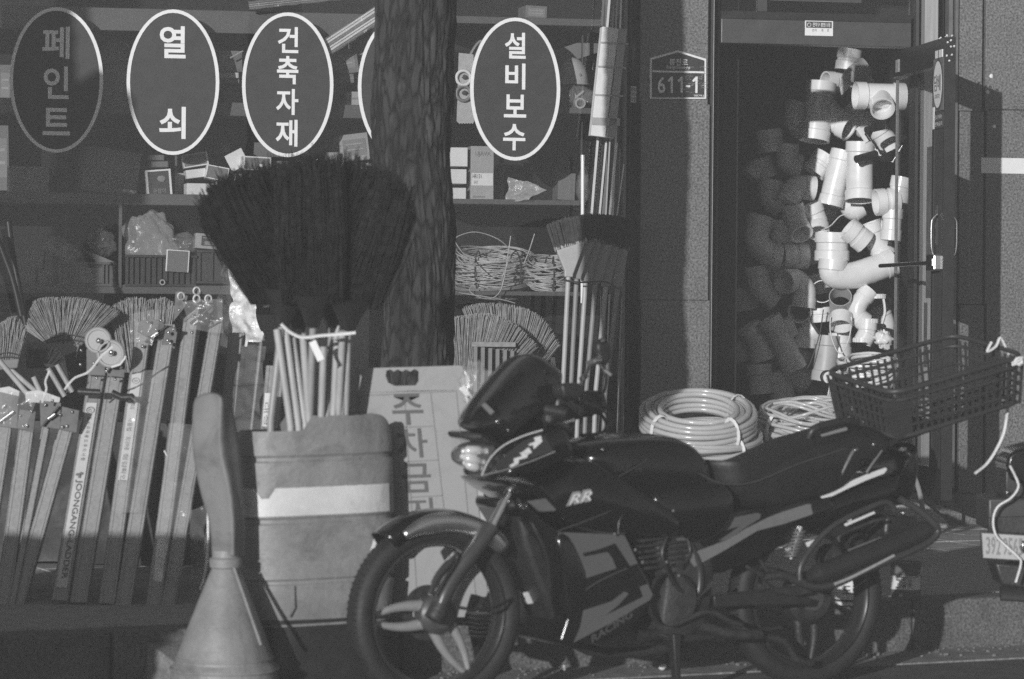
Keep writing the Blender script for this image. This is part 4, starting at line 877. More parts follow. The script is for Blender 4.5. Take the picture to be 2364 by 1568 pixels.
carton('white box lowest of three beside the trunk on the third shelf', 1038, 1076, 434, 462, .13, .14, cardw, 0)
t, f, x = carton('upright grey carton with a white label, under the fifth sign', 1088, 1142, 338, 462, .14, .14, card, 0)
f('label', .03, .97, .5, .73, cardw); x('HR131', .08, .46, .52, .6, inkm); x('용량', .14, .3, .64, .7, greyink); x('UJAVA', .18, .85, .1, .2, greyink); f('stripe', .1, .62, .92, .95, greyink)
m = MB().sheet(FA.pt(1164, 466, .12), FA.pt(1222, 462, .06), FA.pt(1178, 410, .15), FA.pt(1262, 434, .05), 22, 16, .03, 5, 14); solo('plastic_bag', 'crumpled clear bag lying on the third shelf right of the trunk', 'bag', m, M('film_mid', .75, .14, alpha=.45, bump=1, bscale=30, spec=.9), FA, sm=80)
m = MB().blob(FA.pt(1348, 432, .3), .035, .03, .09, 8, .3, 18, 12); solo('plastic_bag', 'dim hanging bag behind the white rod', 'bag', m, M('dim_bag', .12, .4), FA, sm=80)
# coils of wire
def coil(name, label, cat, c, rx, ry, h, turns, th, mat, fr, group=None, ties=2, jit=.5, strands=6, n=26, tl_=16):
    TM = Matrix.Rotation(R(tl_), 3, 'X')
    t = thing(name, label, cat, fr, c - V((0, 0, h / 2)), group); m = MB()
    for s_ in range(strands):
        pts = []; ph = rnd.uniform(0, 6)
        for k in range(int(turns * n)):
            a = 2 * PI * k / n + ph; q = .5 + .5 * math.sin(k / n * 2.4 + s_ * 1.7)
            rr = 1 - .28 * (.5 + .5 * math.sin(k / n * 1.37 + s_)) ; z = (q - .5) * h + noise.noise(V((a * .3, s_ * 3, 1))) * h * .22 * jit
            wob = 1 + .05 * jit * noise.noise(V((k / n * 1.1, s_ * 5, 2)))
            pts.append(c + Matrix.Rotation(R(6 * math.sin(k / n * 1.9 + s_)), 3, 'Y') @ TM @ V((rx * rr * wob * math.cos(a), ry * rr * wob * math.sin(a), z)))
        m.tube(pts, th, 6)
    part('loops', m, mat, t, sm=60, kind='stuff')
    for k in range(ties):
        a = -PI / 2 + (k - (ties - 1) / 2) * 1.1; o = c + V((rx * .86 * math.cos(a), ry * .86 * math.sin(a), 0))
        rad = V((math.cos(a), math.sin(a), 0)); m = MB().tube([o + rad * math.cos(q * PI / 8) * rx * .2 + V((0, 0, math.sin(q * PI / 8) * (h * .62))) for q in range(16)], .0035, 5, True); part('tie', m, inkm if mat is wiremat else white, t, sm=60)
    return t
c = FA.pt(1138, 625, .33); coil('wire_coil', 'large loose coil of pale wire on the fourth shelf right of the trunk', 'wire coil', c, .2, .16, .15, 7, .0026, wiremat, FA, 'coils of pale wire on the shelf', 2, .7, 9)
c = FA.pt(1112, 652, .25); m = MB()
coil('wire_coil', 'flat dense coil of wire lowest on the fourth shelf beside the trunk', 'wire coil', FA.pt(1130, 662, .3), .19, .15, .05, 6, .003, M('dim_wire', .22, .45, var=.3), FA, 'coils of pale wire on the shelf', 0, .6, 4)
coil('wire_coil', 'neat tied coil of wire beside the plastic broom heads', 'wire coil', FA.pt(1270, 632, .22), .12, .10, .13, 6, .003, wiremat, FA, 'coils of pale wire on the shelf', 1, .5, 6)
for k, (pts, lb) in enumerate((([(1046, 560), (1060, 545), (1100, 536), (1150, 552), (1178, 580), (1172, 610), (1160, 640)], 'long arching wire loop over the loose coil'), ([(1045, 548), (1070, 585), (1110, 625)], 'straight wire end crossing the loose coil'),
        ([(1180, 545), (1165, 640), (1150, 680), (1120, 690), (1085, 672), (1100, 650)], 'wire loop hanging over the shelf edge'), ([(1235, 540), (1222, 580), (1210, 610)], 'short straight wire end between the coils'), ([(1190, 700), (1150, 690), (1060, 676)], 'thin wire lying over the shelf front'))):
    m = MB().tube(smooth_path([FA.pt(x, y, .06) for x, y in pts], 7), .0028, 6); solo('wire', lb, 'wire', m, wiremat, FA, sm=60)
# left window, fourth shelf
def crate(label, x0, x1, y0, y1, v, dep, mat, ribs, panel=None):
    a = FA.pt(x0, y1, v); b = FA.pt(x1, y0, v); t = thing('plastic_crate', label, 'crate', FA, V(((a.x + b.x) / 2, v + dep / 2, a.z)), 'plastic crates on the fourth shelf')
    m = MB(); w_, h_ = b.x - a.x, b.z - a.z; cx, cz = (a.x + b.x) / 2, (a.z + b.z) / 2
    m.box((cx, v + .012, cz), (w_ - .012, .008, h_ - .01)); m.box((cx, v + dep, cz), (w_, .01, h_)); m.box((a.x + .004, v + dep / 2, cz), (.008, dep, h_)); m.box((b.x - .004, v + dep / 2, cz), (.008, dep, h_)); m.box((cx, v + dep / 2, a.z + .006), (w_, dep, .01))
    part('crate_body', m, mat, t)
    for z in (a.z + .006, b.z - .006): m = MB().box((cx, v + .002, z), (w_ + .006, .022, .012)); part('rim', m, mat, t, bev=.002)
    for r_ in ribs: m = MB().box((a.x + r_ * w_, v + .003, cz), (.007, .018, h_ - .024)); part('rib', m, mat, t)
    if panel: m = MB().box((a.x + (panel[0] + panel[1]) / 2 * w_, v + .004, cz - .006), ((panel[1] - panel[0]) * w_, .006, h_ * .62)); part('front_panel', m, M('crate_panel', .15, .5), t, bev=.001)
    return t
crate('left ribbed plastic crate with a blank front panel', 136, 268, 606, 660, .12, .3, crate_m, (.03, .2, .3, .33, .78, .85, .97), (.34, .77))
crate('wide mesh plastic crate right of the shelf post', 290, 454, 590, 661, .12, .3, crate_dk, (.03, .1, .18, .26, .34, .42, .5, .58, .66, .74, .82, .9, .97))
crate('dark upright plastic bin beside the black bristles', 456, 525, 578, 655, .13, .3, crate_dk, (.08, .5, .9))
m = MB().tube([FA.pt(376, 652, .1) + V((.011 * math.cos(k * PI / 8), 0, .011 * math.sin(k * PI / 8))) for k in range(16)], .004, 6, True); solo('metal_ring', 'small metal ring on the mesh crate front', 'ring', m, hat2, FA, sm=60)
t, f, x = carton('instrument-like box with a dark printed label beside the bristles', 452, 524, 541, 575, .15, .16, card, -4); f('label', .2, .7, .15, .8, inkm); f('small_label', .3, .6, .5, .75, greyink, .003); f('label_stripe', .24, .66, .25, .32, greyink, .003)
carton('small dim carton on top of two others at the left end of the fourth shelf', 62, 104, 580, 619, .22, .15, M('mid_card', .2, .8), -4)
carton('left carton of the low pair on the fourth shelf', 44, 82, 620, 652, .18, .15, M('mid_card', .2, .8), 1)
carton('right carton of the low pair on the fourth shelf', 86, 122, 622, 654, .18, .15, M('mid_card', .2, .8), 1)
def bagb(label, px, py, rx, rz, v, seed, mat=film, amp=.5):
    m = MB().blob(FA.pt(px, py, v), rx, .06, rz, seed, amp * .55, 40, 28, 3.4); return solo('plastic_bag', label, 'bag', m, mat, FA, sm=85)
bagb('large crumpled clear bag standing in the mesh crate', 345, 556, .125, .135, .18, 3, M('bag_film', .6, .2, alpha=.3, bump=1, bscale=18, spec=.9), .6)
bagb('knotted clear bag just left of the shelf post', 236, 562, .06, .065, .2, 13)
bagb('small clear bag with a bright glint over the ribbed crate', 160, 590, .05, .05, .16, 23); bagb('clear bag bulging over the right end of the mesh crate', 420, 566, .07, .055, .2, 33)
bagb('small clear bag over the dim cartons at the left', 130, 570, .06, .05, .26, 43)
t, f, x = carton('open white-edged box beside the large clear bag', 388, 442, 578, 628, .1, .14, offwhite, -3); f('front_panel', .06, .94, .04, 1, cardd)
m = MB().prism([(lambda q: (q.x, q.z))(FA.pt(x_, y_, .12)) for x_, y_ in ((192, 575), (268, 606), (225, 606))], .12, .2); solo('tilted_carton', 'dim slanting carton corner rising from the ribbed crate', 'box', m, M('mid_card', .2, .8), FA)
m = MB().sheet(FA.pt(284, 448, .06), FA.pt(322, 450, .06), FA.pt(288, 438, .1), FA.pt(318, 440, .1), 10, 6, .02, 4, 30); solo('plastic_scrap', 'bright scrap of film hanging over the shelf edge by the knob box', 'plastic scrap', m, film_b, FA, sm=80)
bagb('bright glinting clear bag above the black bristles near the trunk', 832, 398, .09, .045, .08, 53, M('film_mid', .75, .14), .6)
m = MB().sheet(FA.pt(770, 412, .1), FA.pt(880, 418, .06), FA.pt(780, 372, .12), FA.pt(872, 386, .1), 24, 12, .03, 15, 16); solo('plastic_wrap', 'glinting clear wrap over goods between bristles and trunk', 'plastic sheet', m, film_b if 0 else M('film_mid', .75, .14), FA, sm=80)
# long wrapped profiles at the top
def profiles(label, a, b, v, n, gap, r, mat):
    t = thing('wrapped_profile_bundle', label, 'bundle', FA, (FA.pt(*a, v) + FA.pt(*b, v)) / 2, 'bundles of long mouldings'); A, B = FA.pt(*a, v), FA.pt(*b, v); nn = (B - A).cross(V((0, 1, 0))).normalized()
    for k in range(n):
        o = nn * (k - (n - 1) / 2) * gap; m = MB().beam(A + o, B + o + (B - A).normalized() * rnd.uniform(-.02, .05), gap * rnd.uniform(.5, .95), .03, nn); part('moulding', m, mat if k % 3 else alu_d, t, bev=.002, seg=1)
    m = MB().sheet(A - nn * n * gap * .55 + V((0, -.025, 0)), B - nn * n * gap * .55 + V((0, -.025, 0)), A + nn * n * gap * .55 + V((0, -.025, 0)), B + nn * n * gap * .55 + V((0, -.025, 0)), 60, 8, .008, 3, 25); part('wrap', m, film, t, sm=80)
    return t
profiles('bundle of wrapped white mouldings slanting up to the tree trunk', (735, 124), (905, 12), .07, 6, .012, .01, offwhite)
profiles('bundle of wrapped mouldings lying along the top edge over the second sign', (575, 14), (905, -22), .08, 4, .009, .01, alu)
# tall bundle between window and pillar
def bar(label, a, b, v, w_, mat, name='metal_strip', t_=.006, cat='strip', sm=None, tube=False):
    m = MB(); A, B = FA.pt(*a, v), FA.pt(*b, v)
    if tube: m.tube([A, B], w_, 10)
    else: m.beam(A, B, w_, t_)
    return solo(name, label, cat, m, mat, FA, sm=50 if tube else None, group='long strips leaning by the window frame')
bright = M('bright_strip', .62, .35, metal=.2, var=.15, stretch=(4, 4, .2))
for k, (a, b, w_, mt, lb) in enumerate((((1410, -30), (1366, 500), .011, bright, 'pale moulding at the left of the tall bundle'), ((1436, -30), (1415, 505), .008, bright, 'bright edge strip at the right of the tall bundle'), ((1427, -20), (1398, 520), .007, alu, 'third strip of the tall bundle'),
        ((1420, -20), (1390, 520), .006, alu_d, 'dull strip inside the tall bundle'), ((1424, 330), (1408, 505), .012, bright, 'ribbed pale strip low in the tall bundle'), ((1441, 380), (1424, 505), .005, bright, 'thin pale strip slanting low in the tall bundle'), ((1400, 330), (1384, 505), .009, bright, 'second pale moulding low in the tall bundle'), ((1396, -30), (1390, 60), .01, M('dim_metal', .16, .4), 'dim strip behind the top of the tall bundle'), ((1392, 1040), (1408, 680), .006, bright, 'thin bright rod among the broom poles'), ((1425, 1000), (1436, 690), .005, alu, 'thin rod at the right of the broom poles'), ((1380, 1000), (1398, 840), .006, bright, 'short bright rod low among the poles'))):
    bar(lb, a, b, -.05 - .005 * k, w_, mt)
m = MB(); A, B = FA.pt(1417, -20, -.062), FA.pt(1374, 470, -.062); n = 60; pts = []
for k in range(n): m.beam(A.lerp(B, k / n), A.lerp(B, (k + .6) / n) + V((.004 if k % 2 else -.002, 0, 0)), .006, .002, w1=.0025)
solo('serrated_strip', 'dark serrated strip running down the tall bundle', 'strip', m, inkm, FA, kind='stuff')
t = thing('long_carton', 'long narrow cardboard carton leaning high beside the window frame', 'box', FA, FA.pt(1392, 318, -.2))
A, B = FA.pt(1416, 66, -.13), FA.pt(1389, 317, -.13); m = MB(); m.beam(A, B, 55 * 14.7 / F * 1.0, .06); part('box_left', m, cardw, t, bev=.002)
A2, B2 = FA.pt(1435, 68, -.14), FA.pt(1408, 317, -.14); m = MB(); m.beam(A2 + V((.004, 0, 0)), B2 + V((.003, 0, 0)), .038, .05); part('box_right', m, card, t, bev=.002)
for f_ in (.14, .36, .62, .86): m = MB(); m.beam(A.lerp(B, f_) + V((-.058, -.034, .002)), A.lerp(B, f_) + V((.075, -.034, -.002)), .008 if f_ < .8 else .035, .002, (0, 0, 1)); part('packing_tape', m, M('box_tape', .36, .3), t)
m = MB(); m.beam(A + V((.024, -.033, 0)), B + V((.014, -.033, 0)), .004, .002); part('seam', m, inkm, t)
m = MB().tube([FA.pt(1346, 368, -.12), FA.pt(1345, 700, -.12)], .0085, 10); m2 = MB().tube([FA.pt(1346, 358, -.12), FA.pt(1346, 372, -.12)], .010, 10)
t = thing('white_rod', 'bright white rod standing behind the plastic broom heads', 'rod', FA, FA.pt(1345, 700, -.12)); part('rod', m, white, t, sm=50); part('cap', m2, bright, t, sm=50)
# ---- plastic brooms
GP = 'plastic brooms leaning by the pillar'
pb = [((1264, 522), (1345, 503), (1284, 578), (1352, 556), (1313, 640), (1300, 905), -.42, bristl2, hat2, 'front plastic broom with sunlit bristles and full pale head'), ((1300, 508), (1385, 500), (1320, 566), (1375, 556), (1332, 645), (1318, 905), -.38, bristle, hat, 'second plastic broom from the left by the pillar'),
      ((1335, 503), (1410, 502), (1352, 560), (1390, 558), (1353, 650), (1336, 905), -.34, bristle, hat, 'third plastic broom from the left by the pillar'), ((1370, 502), (1432, 506), (1385, 562), (1415, 566), (1376, 656), (1354, 905), -.30, bristle, hat, 'fourth plastic broom from the left by the pillar'),
      ((1400, 504), (1448, 510), (1410, 566), (1430, 570), (1400, 662), (1376, 905), -.26, bristle, hat, 'fifth plastic broom from the left by the pillar'), ((1425, 508), (1462, 518), (1432, 572), (1450, 578), (1428, 664), (1398, 905), -.22, bristle, hat, 'rightmost plastic broom next to the pillar')]
for a, b, c_, d_, nk, ft, v, bm, hm_, lb in pb:
    t = thing('plastic_broom', lb, 'broom', FA, FA.pt(*ft, v), GP); A, B, C_, D_ = [FA.pt(*q, v) for q in (a, b, c_, d_)]; m = MB()
    for k in range(520):
        f = rnd.random(); y = rnd.uniform(-.022, .022); m.tube([C_.lerp(D_, f) + V((0, y * .6, -.01)), A.lerp(B, f) + V((rnd.gauss(0, .002), y, rnd.gauss(0, .004) + .012 * math.sin(f * PI)))], .0019, 3, caps=False)
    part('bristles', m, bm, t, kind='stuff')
    m = MB(); N_ = FA.pt(*nk, v); wd = (nk[0] - 9, nk[1]), (nk[0] + 9, nk[1])
    m.prism([(q.x, q.z) for q in (C_, D_, FA.pt(nk[0] + 10, nk[1] - 6, v), FA.pt(nk[0] + 10, nk[1], v), FA.pt(nk[0] - 10, nk[1], v), FA.pt(nk[0] - 10, nk[1] - 14, v))], v - .016, v + .016); part('head', m, hm_, t, bev=.006, seg=3)
    m = MB().tube([C_ + V((-.006, 0, .004)), D_ + V((.006, 0, .004))], .014, 10); part('head_ridge', m, hm_, t, sm=50)
    m = MB().tube([FA.pt(nk[0], nk[1] - 4, v), FA.pt(*ft, v), FA.pt(*ft, v) - V((.01, 0, .35))], .0115, 12); part('pole', m, hat2 if 'front' in lb or 'third' in lb or 'fifth' in lb else hat, t, sm=50)
m = MB().tube(smooth_path([FA.pt(x, y, -.45) for x, y in ((1302, 646), (1340, 652), (1378, 650), (1402, 652), (1430, 668))], 5), .004, 5); solo('tie_wire', 'dark tie wire round the plastic broom poles', 'wire', m, inkm, FA, sm=60)
m = MB().tube([FA.pt(x, y, -1.1) for x, y in ((1277, 825), (1278, 850), (1281, 880), (1283, 925))], [.010, .013, .010, .008], 10); solo('paint_roller_handle', 'white tool handle standing in front of the plastic broom poles', 'tool handle', m, offwhite, FA, sm=50)
# ================================================================== open glass door leaf
uE = DL.pt(2205, 600, 0).x; zt0 = FA.pt(2055, 104, 0).z; zb0 = FA.pt(2090, 1128, 0).z
dl = thing('door_leaf', 'glass shop door standing open with dark rails and a chrome handle', 'door', DL, (0, 0, zb0))
uE = .95; ust = uE - .2
zT = DL.pt(2200, 84, 0); zT = zT.z; zB = zb0 + .005
m = MB().box((uE / 2, 0, zT - .06), (uE, .05, .12)); part('top_rail', m, darkmetal, dl, bev=.003)
m = MB().box((uE / 2, 0, zB + .07), (uE, .05, .14)); part('bottom_rail', m, darkmetal, dl, bev=.003)
m = MB().box((ust + .105, 0, (zT + zB) / 2), (.21, .045, zT - zB - .26)); part('stile', m, bronze, dl, bev=.002)
m = MB().box((ust + .02, 0, (zT + zB) / 2), (.03, .05, zT - zB - .26)); part('edge_strip', m, darkmetal, dl)
m = MB().box((uE + .005, 0, (zT + zB) / 2), (.012, .052, zT - zB)); part('edge_strip', m, darkmetal, dl)
m = MB().box((ust / 2, 0, (zT + zB) / 2), (ust, .01, zT - zB - .26)); part('door_pane', m, glass_m, dl)
m = MB().box((.02, 0, (zT + zB) / 2), (.006, .014, zT - zB - .26)); part('pivot_edge', m, alu_d, dl)
m = MB().box((uE - .08, -.027, zT - .07), (.12, .004, .035)); part('small_label', m, offwhite, dl); m = MB().box((uE - .08, -.0295, zT - .07), (.008, .002, .035)); part('label_gap', m, inkm, dl)
m = MB().box((.12, -.027, zT - .07), (.06, .004, .06)); part('faded_label', m, M('faded', .3, .6, var=.5, scale=80), dl)
m = MB()
for k in range(14):
    c = V((uE - .02 - rnd.uniform(0, .16), rnd.uniform(-.02, .02), zT + rnd.uniform(0, .015))) if k < 7 else V((uE + .012, rnd.uniform(-.02, .02), zT - rnd.uniform(0, .12))); m.blob(c, .006, .005, .005, k, .5, 7, 5)
part('flaking_mortar', m, offwhite, dl, kind='stuff')
hz = DL.pt(2190, 606, 0).z; m = MB(); m.tube([(uE - .13, -.03, hz), (uE - .72, -.13, hz - .01)], .010, 10); part('lock_bar', m, steel, dl, sm=50)
m = MB().box((uE - .07, -.04, hz), (.13, .05, .075)); part('lock_case', m, chrome, dl, bev=.008)
m = MB().box((uE - .02, -.068, hz), (.03, .006, .035)); part('lock_plate', m, steel, dl, bev=.002)
for s_ in (-1, 1):
    m = MB().tube(smooth_path([(uE - .07, s_ * .03, hz + .03), (uE - .07, s_ * .055, hz + .05), (uE - .07, s_ * .058, hz + .17), (uE - .07, s_ * .05, hz + .20), (uE - .07, s_ * .03, hz + .22)], 6), .0055, 8); part('pull_handle', m, chrome, dl, sm=50)
m = MB().box((uE - .11, -.025, hz + .17), (.03, .004, .18)); part('push_sticker', m, inkm, dl)
m = MB()
for k, ch in enumerate('미세요'): m.text(ch, (uE - .12, -.0285, hz + .21 - .06 * k), (1, 0, 0), (0, 0, 1), .02, .03, .01)
part('sticker_lettering', m, greyink, dl)
# cigarette notice on the stile
zs1 = DL.pt(2182, 135, 0).z; zs2 = DL.pt(2182, 256, 0).z
st = thing('cigarette_notice', 'tall notice with a white oval and large characters on the door edge', 'sign', DL, (ust + .115, -.03, zs2)); cx = ust + .115
m = MB().box((cx, -.0255, (zs1 + zs2) / 2), (.175, .004, zs1 - zs2)); part('plate', m, M('notice_plate', .15, .5), st)
ell = lambda kx, kz: [(cx + kx * math.cos(k * PI / 20), (zs1 + zs2) / 2 + .0 + kz * math.sin(k * PI / 20)) for k in range(40)]
m = MB().prism(ell(.078, .118), -.0295, -.0285); part('oval_border', m, inkm, st); m = MB().prism(ell(.070, .106), -.0315, -.0305); part('oval', m, white, st)
m = MB(); zc_ = (zs1 + zs2) / 2
m.text('담배', (cx - .055, -.0335, zc_ - .03), (1, 0, 0), (0, 0, 1), .11, .075, .015); m.text('CIGARETTES', (cx - .042, -.0335, zc_ - .062), (1, 0, 0), (0, 0, 1), .084, .018, .01); part('lettering', m, greyink, st)
st = thing('small_door_notice', 'small dark notice with two printed lines under the tall oval notice', 'sign', DL, (cx, -.03, zs2 - .09)); m = MB().box((cx, -.0265, zs2 - .045), (.17, .004, .07)); part('plate', m, inkm, st)
m = MB(); m.text('청소년에게는', (cx - .045, -.0295, zs2 - .038), (1, 0, 0), (0, 0, 1), .12, .02, .005); m.text('판매금지', (cx - .045, -.0295, zs2 - .07), (1, 0, 0), (0, 0, 1), .12, .02, .005); part('lettering', m, offwhite, st)
m = MB().box((cx - .072, -.0295, zs2 - .03), (.025, .003, .1)); part('peeled_edge', m, offwhite, st)
# thin grey strips on the far side of the door pane
for k, (u, z, w_, h_, mt, lb) in enumerate(((.62, 1.62, .14, .7, hat, 'tall grey strip on the door pane'), (.55, 1.1, .06, .3, hat, 'short grey strip lower on the door pane'), (.70, .95, .09, .22, hat, 'lowest grey strip on the door pane'))):
    m = MB().box((u, .007, z), (w_, .002, h_)); solo('pane_strip', lb, 'paper', m, M('strip_grey', .16, .7, var=.4, scale=9), DL, group='grey strips on the door')
# ================================================================== hanging pipe fittings in the doorway
PV = 1.6
def zp(x, y): return (1587 + x * .552, 57.7 + y * .552)
G_ = 'plastic pipe fittings hanging in the doorway'
def fit(label, runs, r, v=0., mat=pvc, collars=(0, -1), cw=.05, th=.004, name='pipe_fitting', caps=False):
    k_ = (15 + PV + v) / F * .552; first = FA.pt(*zp(*runs[0][0][:2]), PV + v); t = thing(name, label, 'pipe fitting', FA, first, G_)
    for ri, run in enumerate(runs):
        pts = [FA.pt(*zp(q[0], q[1]), PV + v + (q[2] if len(q) > 2 else 0)) for q in run]; rr = (r[ri] if isinstance(r, (list, tuple)) else r) * k_ * 1.13
        sp = smooth_path(pts, 7) if len(pts) > 2 else [pts[0].lerp(pts[1], k / 6) for k in range(7)]
        m = MB().pipe(sp, rr, th, 26); part('pipe', m, mat, t, sm=40)
        for e in collars:
            if ri and e == 0: continue
            a = sp[e]; d = (sp[1] - sp[0]).normalized() if e == 0 else (sp[-2] - sp[-1]).normalized(); ln = min(cw, (sp[0] - sp[-1]).length * .4)
            m = MB().pipe([a - d * .002, a + d * ln, a + d * (ln + .006)], [rr * 1.09, rr * 1.09, rr * 1.0], .004, 26); part('socket', m, mat, t, sm=30)
    return t
fit('upper left wye fitting with a vertical barrel and slanting branch', [[(562, 245), (532, 485, -.03)], [(556, 330), (620, 395), (680, 430, -.05)]], [52, 48], -.02)
fit('bright horizontal tee fitting passing behind the door glass', [[(705, 295), (905, 300)], [(810, 300), (812, 330, -.06), (818, 352, -.10)]], [47, 42], -.95)
fit('short bright coupling behind the wye branch', [[(668, 360), (752, 425)]], 46, .05)
fit('bright vertical coupling in the middle of the cluster, mouth downwards', [[(725, 490), (722, 600), (722, 735, -.03)]], [50], -.12)
fit('long bright reducer leaning left of the central coupling', [[(655, 530), (625, 640), (598, 755)]], 44, .0)
fit('curved bright bend behind the central coupling', [[(640, 565), (650, 680), (690, 770), (720, 760)]], 40, .05)
fit('dim elbow at mid height with its mouth to the right', [[(530, 685), (455, 680), (418, 735)]], 42, -.0, pvc2)
fit('left of two dim elbows side by side', [[(438, 755), (460, 830), (480, 875, -.05)]], 40, -.03, pvc2); fit('right of two dim elbows side by side', [[(518, 748), (545, 820), (550, 870, -.05)]], 38, .0, pvc2)
fit('large bright sleeve standing above the thick bend', [[(608, 870), (606, 985)]], 60, -.05)
fit('thick bright bend sweeping right under the large sleeve', [[(612, 985), (612, 1040), (680, 1050), (770, 1025), (860, 990)]], 50, -.12)
fit('small bright elbow slanting above the thick bend', [[(672, 850), (745, 910)]], 42, -.15); fit('bright wye right of the small slanting elbow', [[(762, 830), (790, 900), (830, 965)], [(775, 870), (830, 850)]], [42, 36], -.08)
fit('bright collar piece at the right against the door glass', [[(790, 742), (880, 735)]], 46, -.3); fit('bright vertical piece seen through the door glass', [[(862, 770), (852, 900)]], 36, -.3)
fit('pale piece high behind the door glass', [[(900, 640), (880, 740)]], 38, -.3); fit('pale bend under the tee behind the door glass', [[(790, 420), (830, 480), (850, 520)]], 40, .1)
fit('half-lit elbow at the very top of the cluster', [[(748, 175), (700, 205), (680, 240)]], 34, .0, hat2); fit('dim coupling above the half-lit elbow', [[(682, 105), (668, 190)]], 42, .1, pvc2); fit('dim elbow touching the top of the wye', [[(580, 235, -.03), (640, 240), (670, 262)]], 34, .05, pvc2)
fit('dim coupling left of the long reducer', [[(580, 545), (530, 620)]], 42, .1, pvc2); fit('dim large elbow with its mouth to the right at the left', [[(310, 800), (290, 900), (340, 960), (385, 975)]], 46, .02, pvc2)
fit('dim tee right of the large left elbow', [[(400, 965), (500, 965)], [(450, 965), (480, 1000)]], [46, 36], .05, pvc2); fit('dim elbow with a round mouth facing the street', [[(405, 1075, -.06), (455, 1070), (490, 1110), (485, 1180)]], 42, -.02, pvc2)
fit('dim elbow below the round-mouthed one on the left', [[(290, 1010), (310, 1100), (370, 1150)]], 44, .1, pvc2); fit('dim open ring fitting left of the bright ring', [[(565, 1115, -.04), (568, 1115, .06)]], 42, .0, pvc2, ())
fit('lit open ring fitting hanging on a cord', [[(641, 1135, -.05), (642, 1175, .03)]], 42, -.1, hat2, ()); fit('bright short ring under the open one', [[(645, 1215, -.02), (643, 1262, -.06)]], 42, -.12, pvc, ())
fit('small bright ribbed elbow low in the cluster', [[(765, 1110), (720, 1165), (712, 1215), (745, 1245)]], 34, -.12)
fit('bright trap with a ridged nut low in the cluster', [[(757, 1235), (752, 1290), (735, 1325)]], 33, -.15)
for x, y in ((757, 1238), (735, 1318), (790, 1135)):
    c = FA.pt(*zp(x, y), PV - (.15 if y > 1200 else .11)); n = 22; m = MB(); r_ = 40 * 16.3 / F * .552
    for k in range(n): a = 2 * PI * k / n; m.box(c + V((r_ * math.cos(a), r_ * math.sin(a), 0)), (.008, .008, .022), Matrix.Rotation(a, 3, 'Z'))
    m.pipe([c - V((0, 0, .012)), c + V((0, 0, .012))], r_, .012, 26); solo('ridged_nut', {757: 'topmost ridged nut on the bright trap', 735: 'slanting ridged nut under the bright trap', 790: 'ridged nut at the top of the small ribbed elbow'}[x], 'nut', m, pvc, FA, kind=None, sm=30)
fit('dim wide wye low in the cluster', [[(340, 1230), (400, 1330), (450, 1440)], [(380, 1290), (440, 1260)]], [44, 38], .0, pvc2); fit('dim elbow with open mouth low left', [[(470, 1200, -.04), (480, 1190, .05)]], 40, .03, pvc2); fit('dim collar piece above the tall lower pipe', [[(555, 1185), (560, 1240)]], 40, .04, pvc2)
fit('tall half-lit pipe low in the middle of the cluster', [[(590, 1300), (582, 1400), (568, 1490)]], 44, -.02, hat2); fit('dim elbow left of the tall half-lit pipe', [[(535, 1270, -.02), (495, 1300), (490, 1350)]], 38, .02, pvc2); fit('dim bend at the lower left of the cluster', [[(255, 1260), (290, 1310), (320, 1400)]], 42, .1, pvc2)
fit('dim upright piece lowest at the left', [[(300, 1420), (310, 1540)]], 44, .1, pvc2); fit('dim upright piece second lowest at the left', [[(380, 1450), (400, 1560)]], 44, .15, pvc2); fit('dim coupling behind the bright rings', [[(640, 1290), (640, 1390)]], 40, .0, pvc2)
for k, (lb, run, r_, v_) in enumerate((('dim elbow behind the left wye fitting', [[(470, 330), (450, 400), (490, 440)]], 42, .35), ('very dim wye high at the left edge of the cluster', [[(300, 560), (330, 640)], [(310, 590), (270, 640)]], 42, .4), ('very dim collar low at the far left', [[(215, 1330), (240, 1400)]], 40, .3),
        ('dim bend behind the pair of dim elbows', [[(560, 800), (600, 760), (620, 700)]], 40, .3), ('dim coupling behind the large bright sleeve', [[(500, 900), (540, 990)]], 44, .3), ('dim coupling behind the round-mouthed elbow', [[(540, 1040), (560, 1120)]], 42, .3), ('dim bend at the bottom centre of the cluster', [[(470, 1360), (450, 1450), (500, 1500)]], 42, .2),
        ('dim coupling lowest in the middle of the cluster', [[(640, 1400), (650, 1480)]], 44, .2), ('dim bend behind the bright trap', [[(800, 1180), (830, 1260), (800, 1330)]], 36, .2), ('half-lit coupling behind the tee', [[(770, 240), (700, 280)]], 38, .3), ('dim bend between the tee and the central coupling', [[(760, 420), (820, 460), (800, 560)]], 40, .3),
        ('very dim coupling at the left of the pair of low upright pieces', [[(235, 1100), (250, 1190)]], 42, .35), ('dim bend below the dim tee', [[(440, 1010), (400, 1040), (360, 1010)]], 40, .3))): fit(lb, run, r_, v_, pvc2)
fit('dim elbow far left at mid height', [[(350, 650), (345, 720), (390, 760)]], 42, .25, pvc2); fit('very dim coupling high on the left', [[(340, 440), (350, 530)]], 46, .3, pvc2); fit('very dim bend between the left elbows', [[(400, 820), (400, 900), (450, 920)]], 46, .15, pvc2); fit('very dim bend high left of the wye', [[(420, 500), (420, 570), (470, 590)]], 40, .25, pvc2)
for k, (a, b, r_, mt, lb) in enumerate((((750, 440), (815, 425), 15, darkmetal, 'upper dark lever grip among the bright fittings'), ((708, 562), (790, 540), 17, darkmetal, 'lower dark lever grip in front of the central coupling'))):
    m = MB().tube([FA.pt(*zp(*a), PV - .28), FA.pt(*zp(*b), PV - .22)], r_ * .00125, 12); solo('lever_grip', lb, 'grip', m, mt, FA, sm=50)
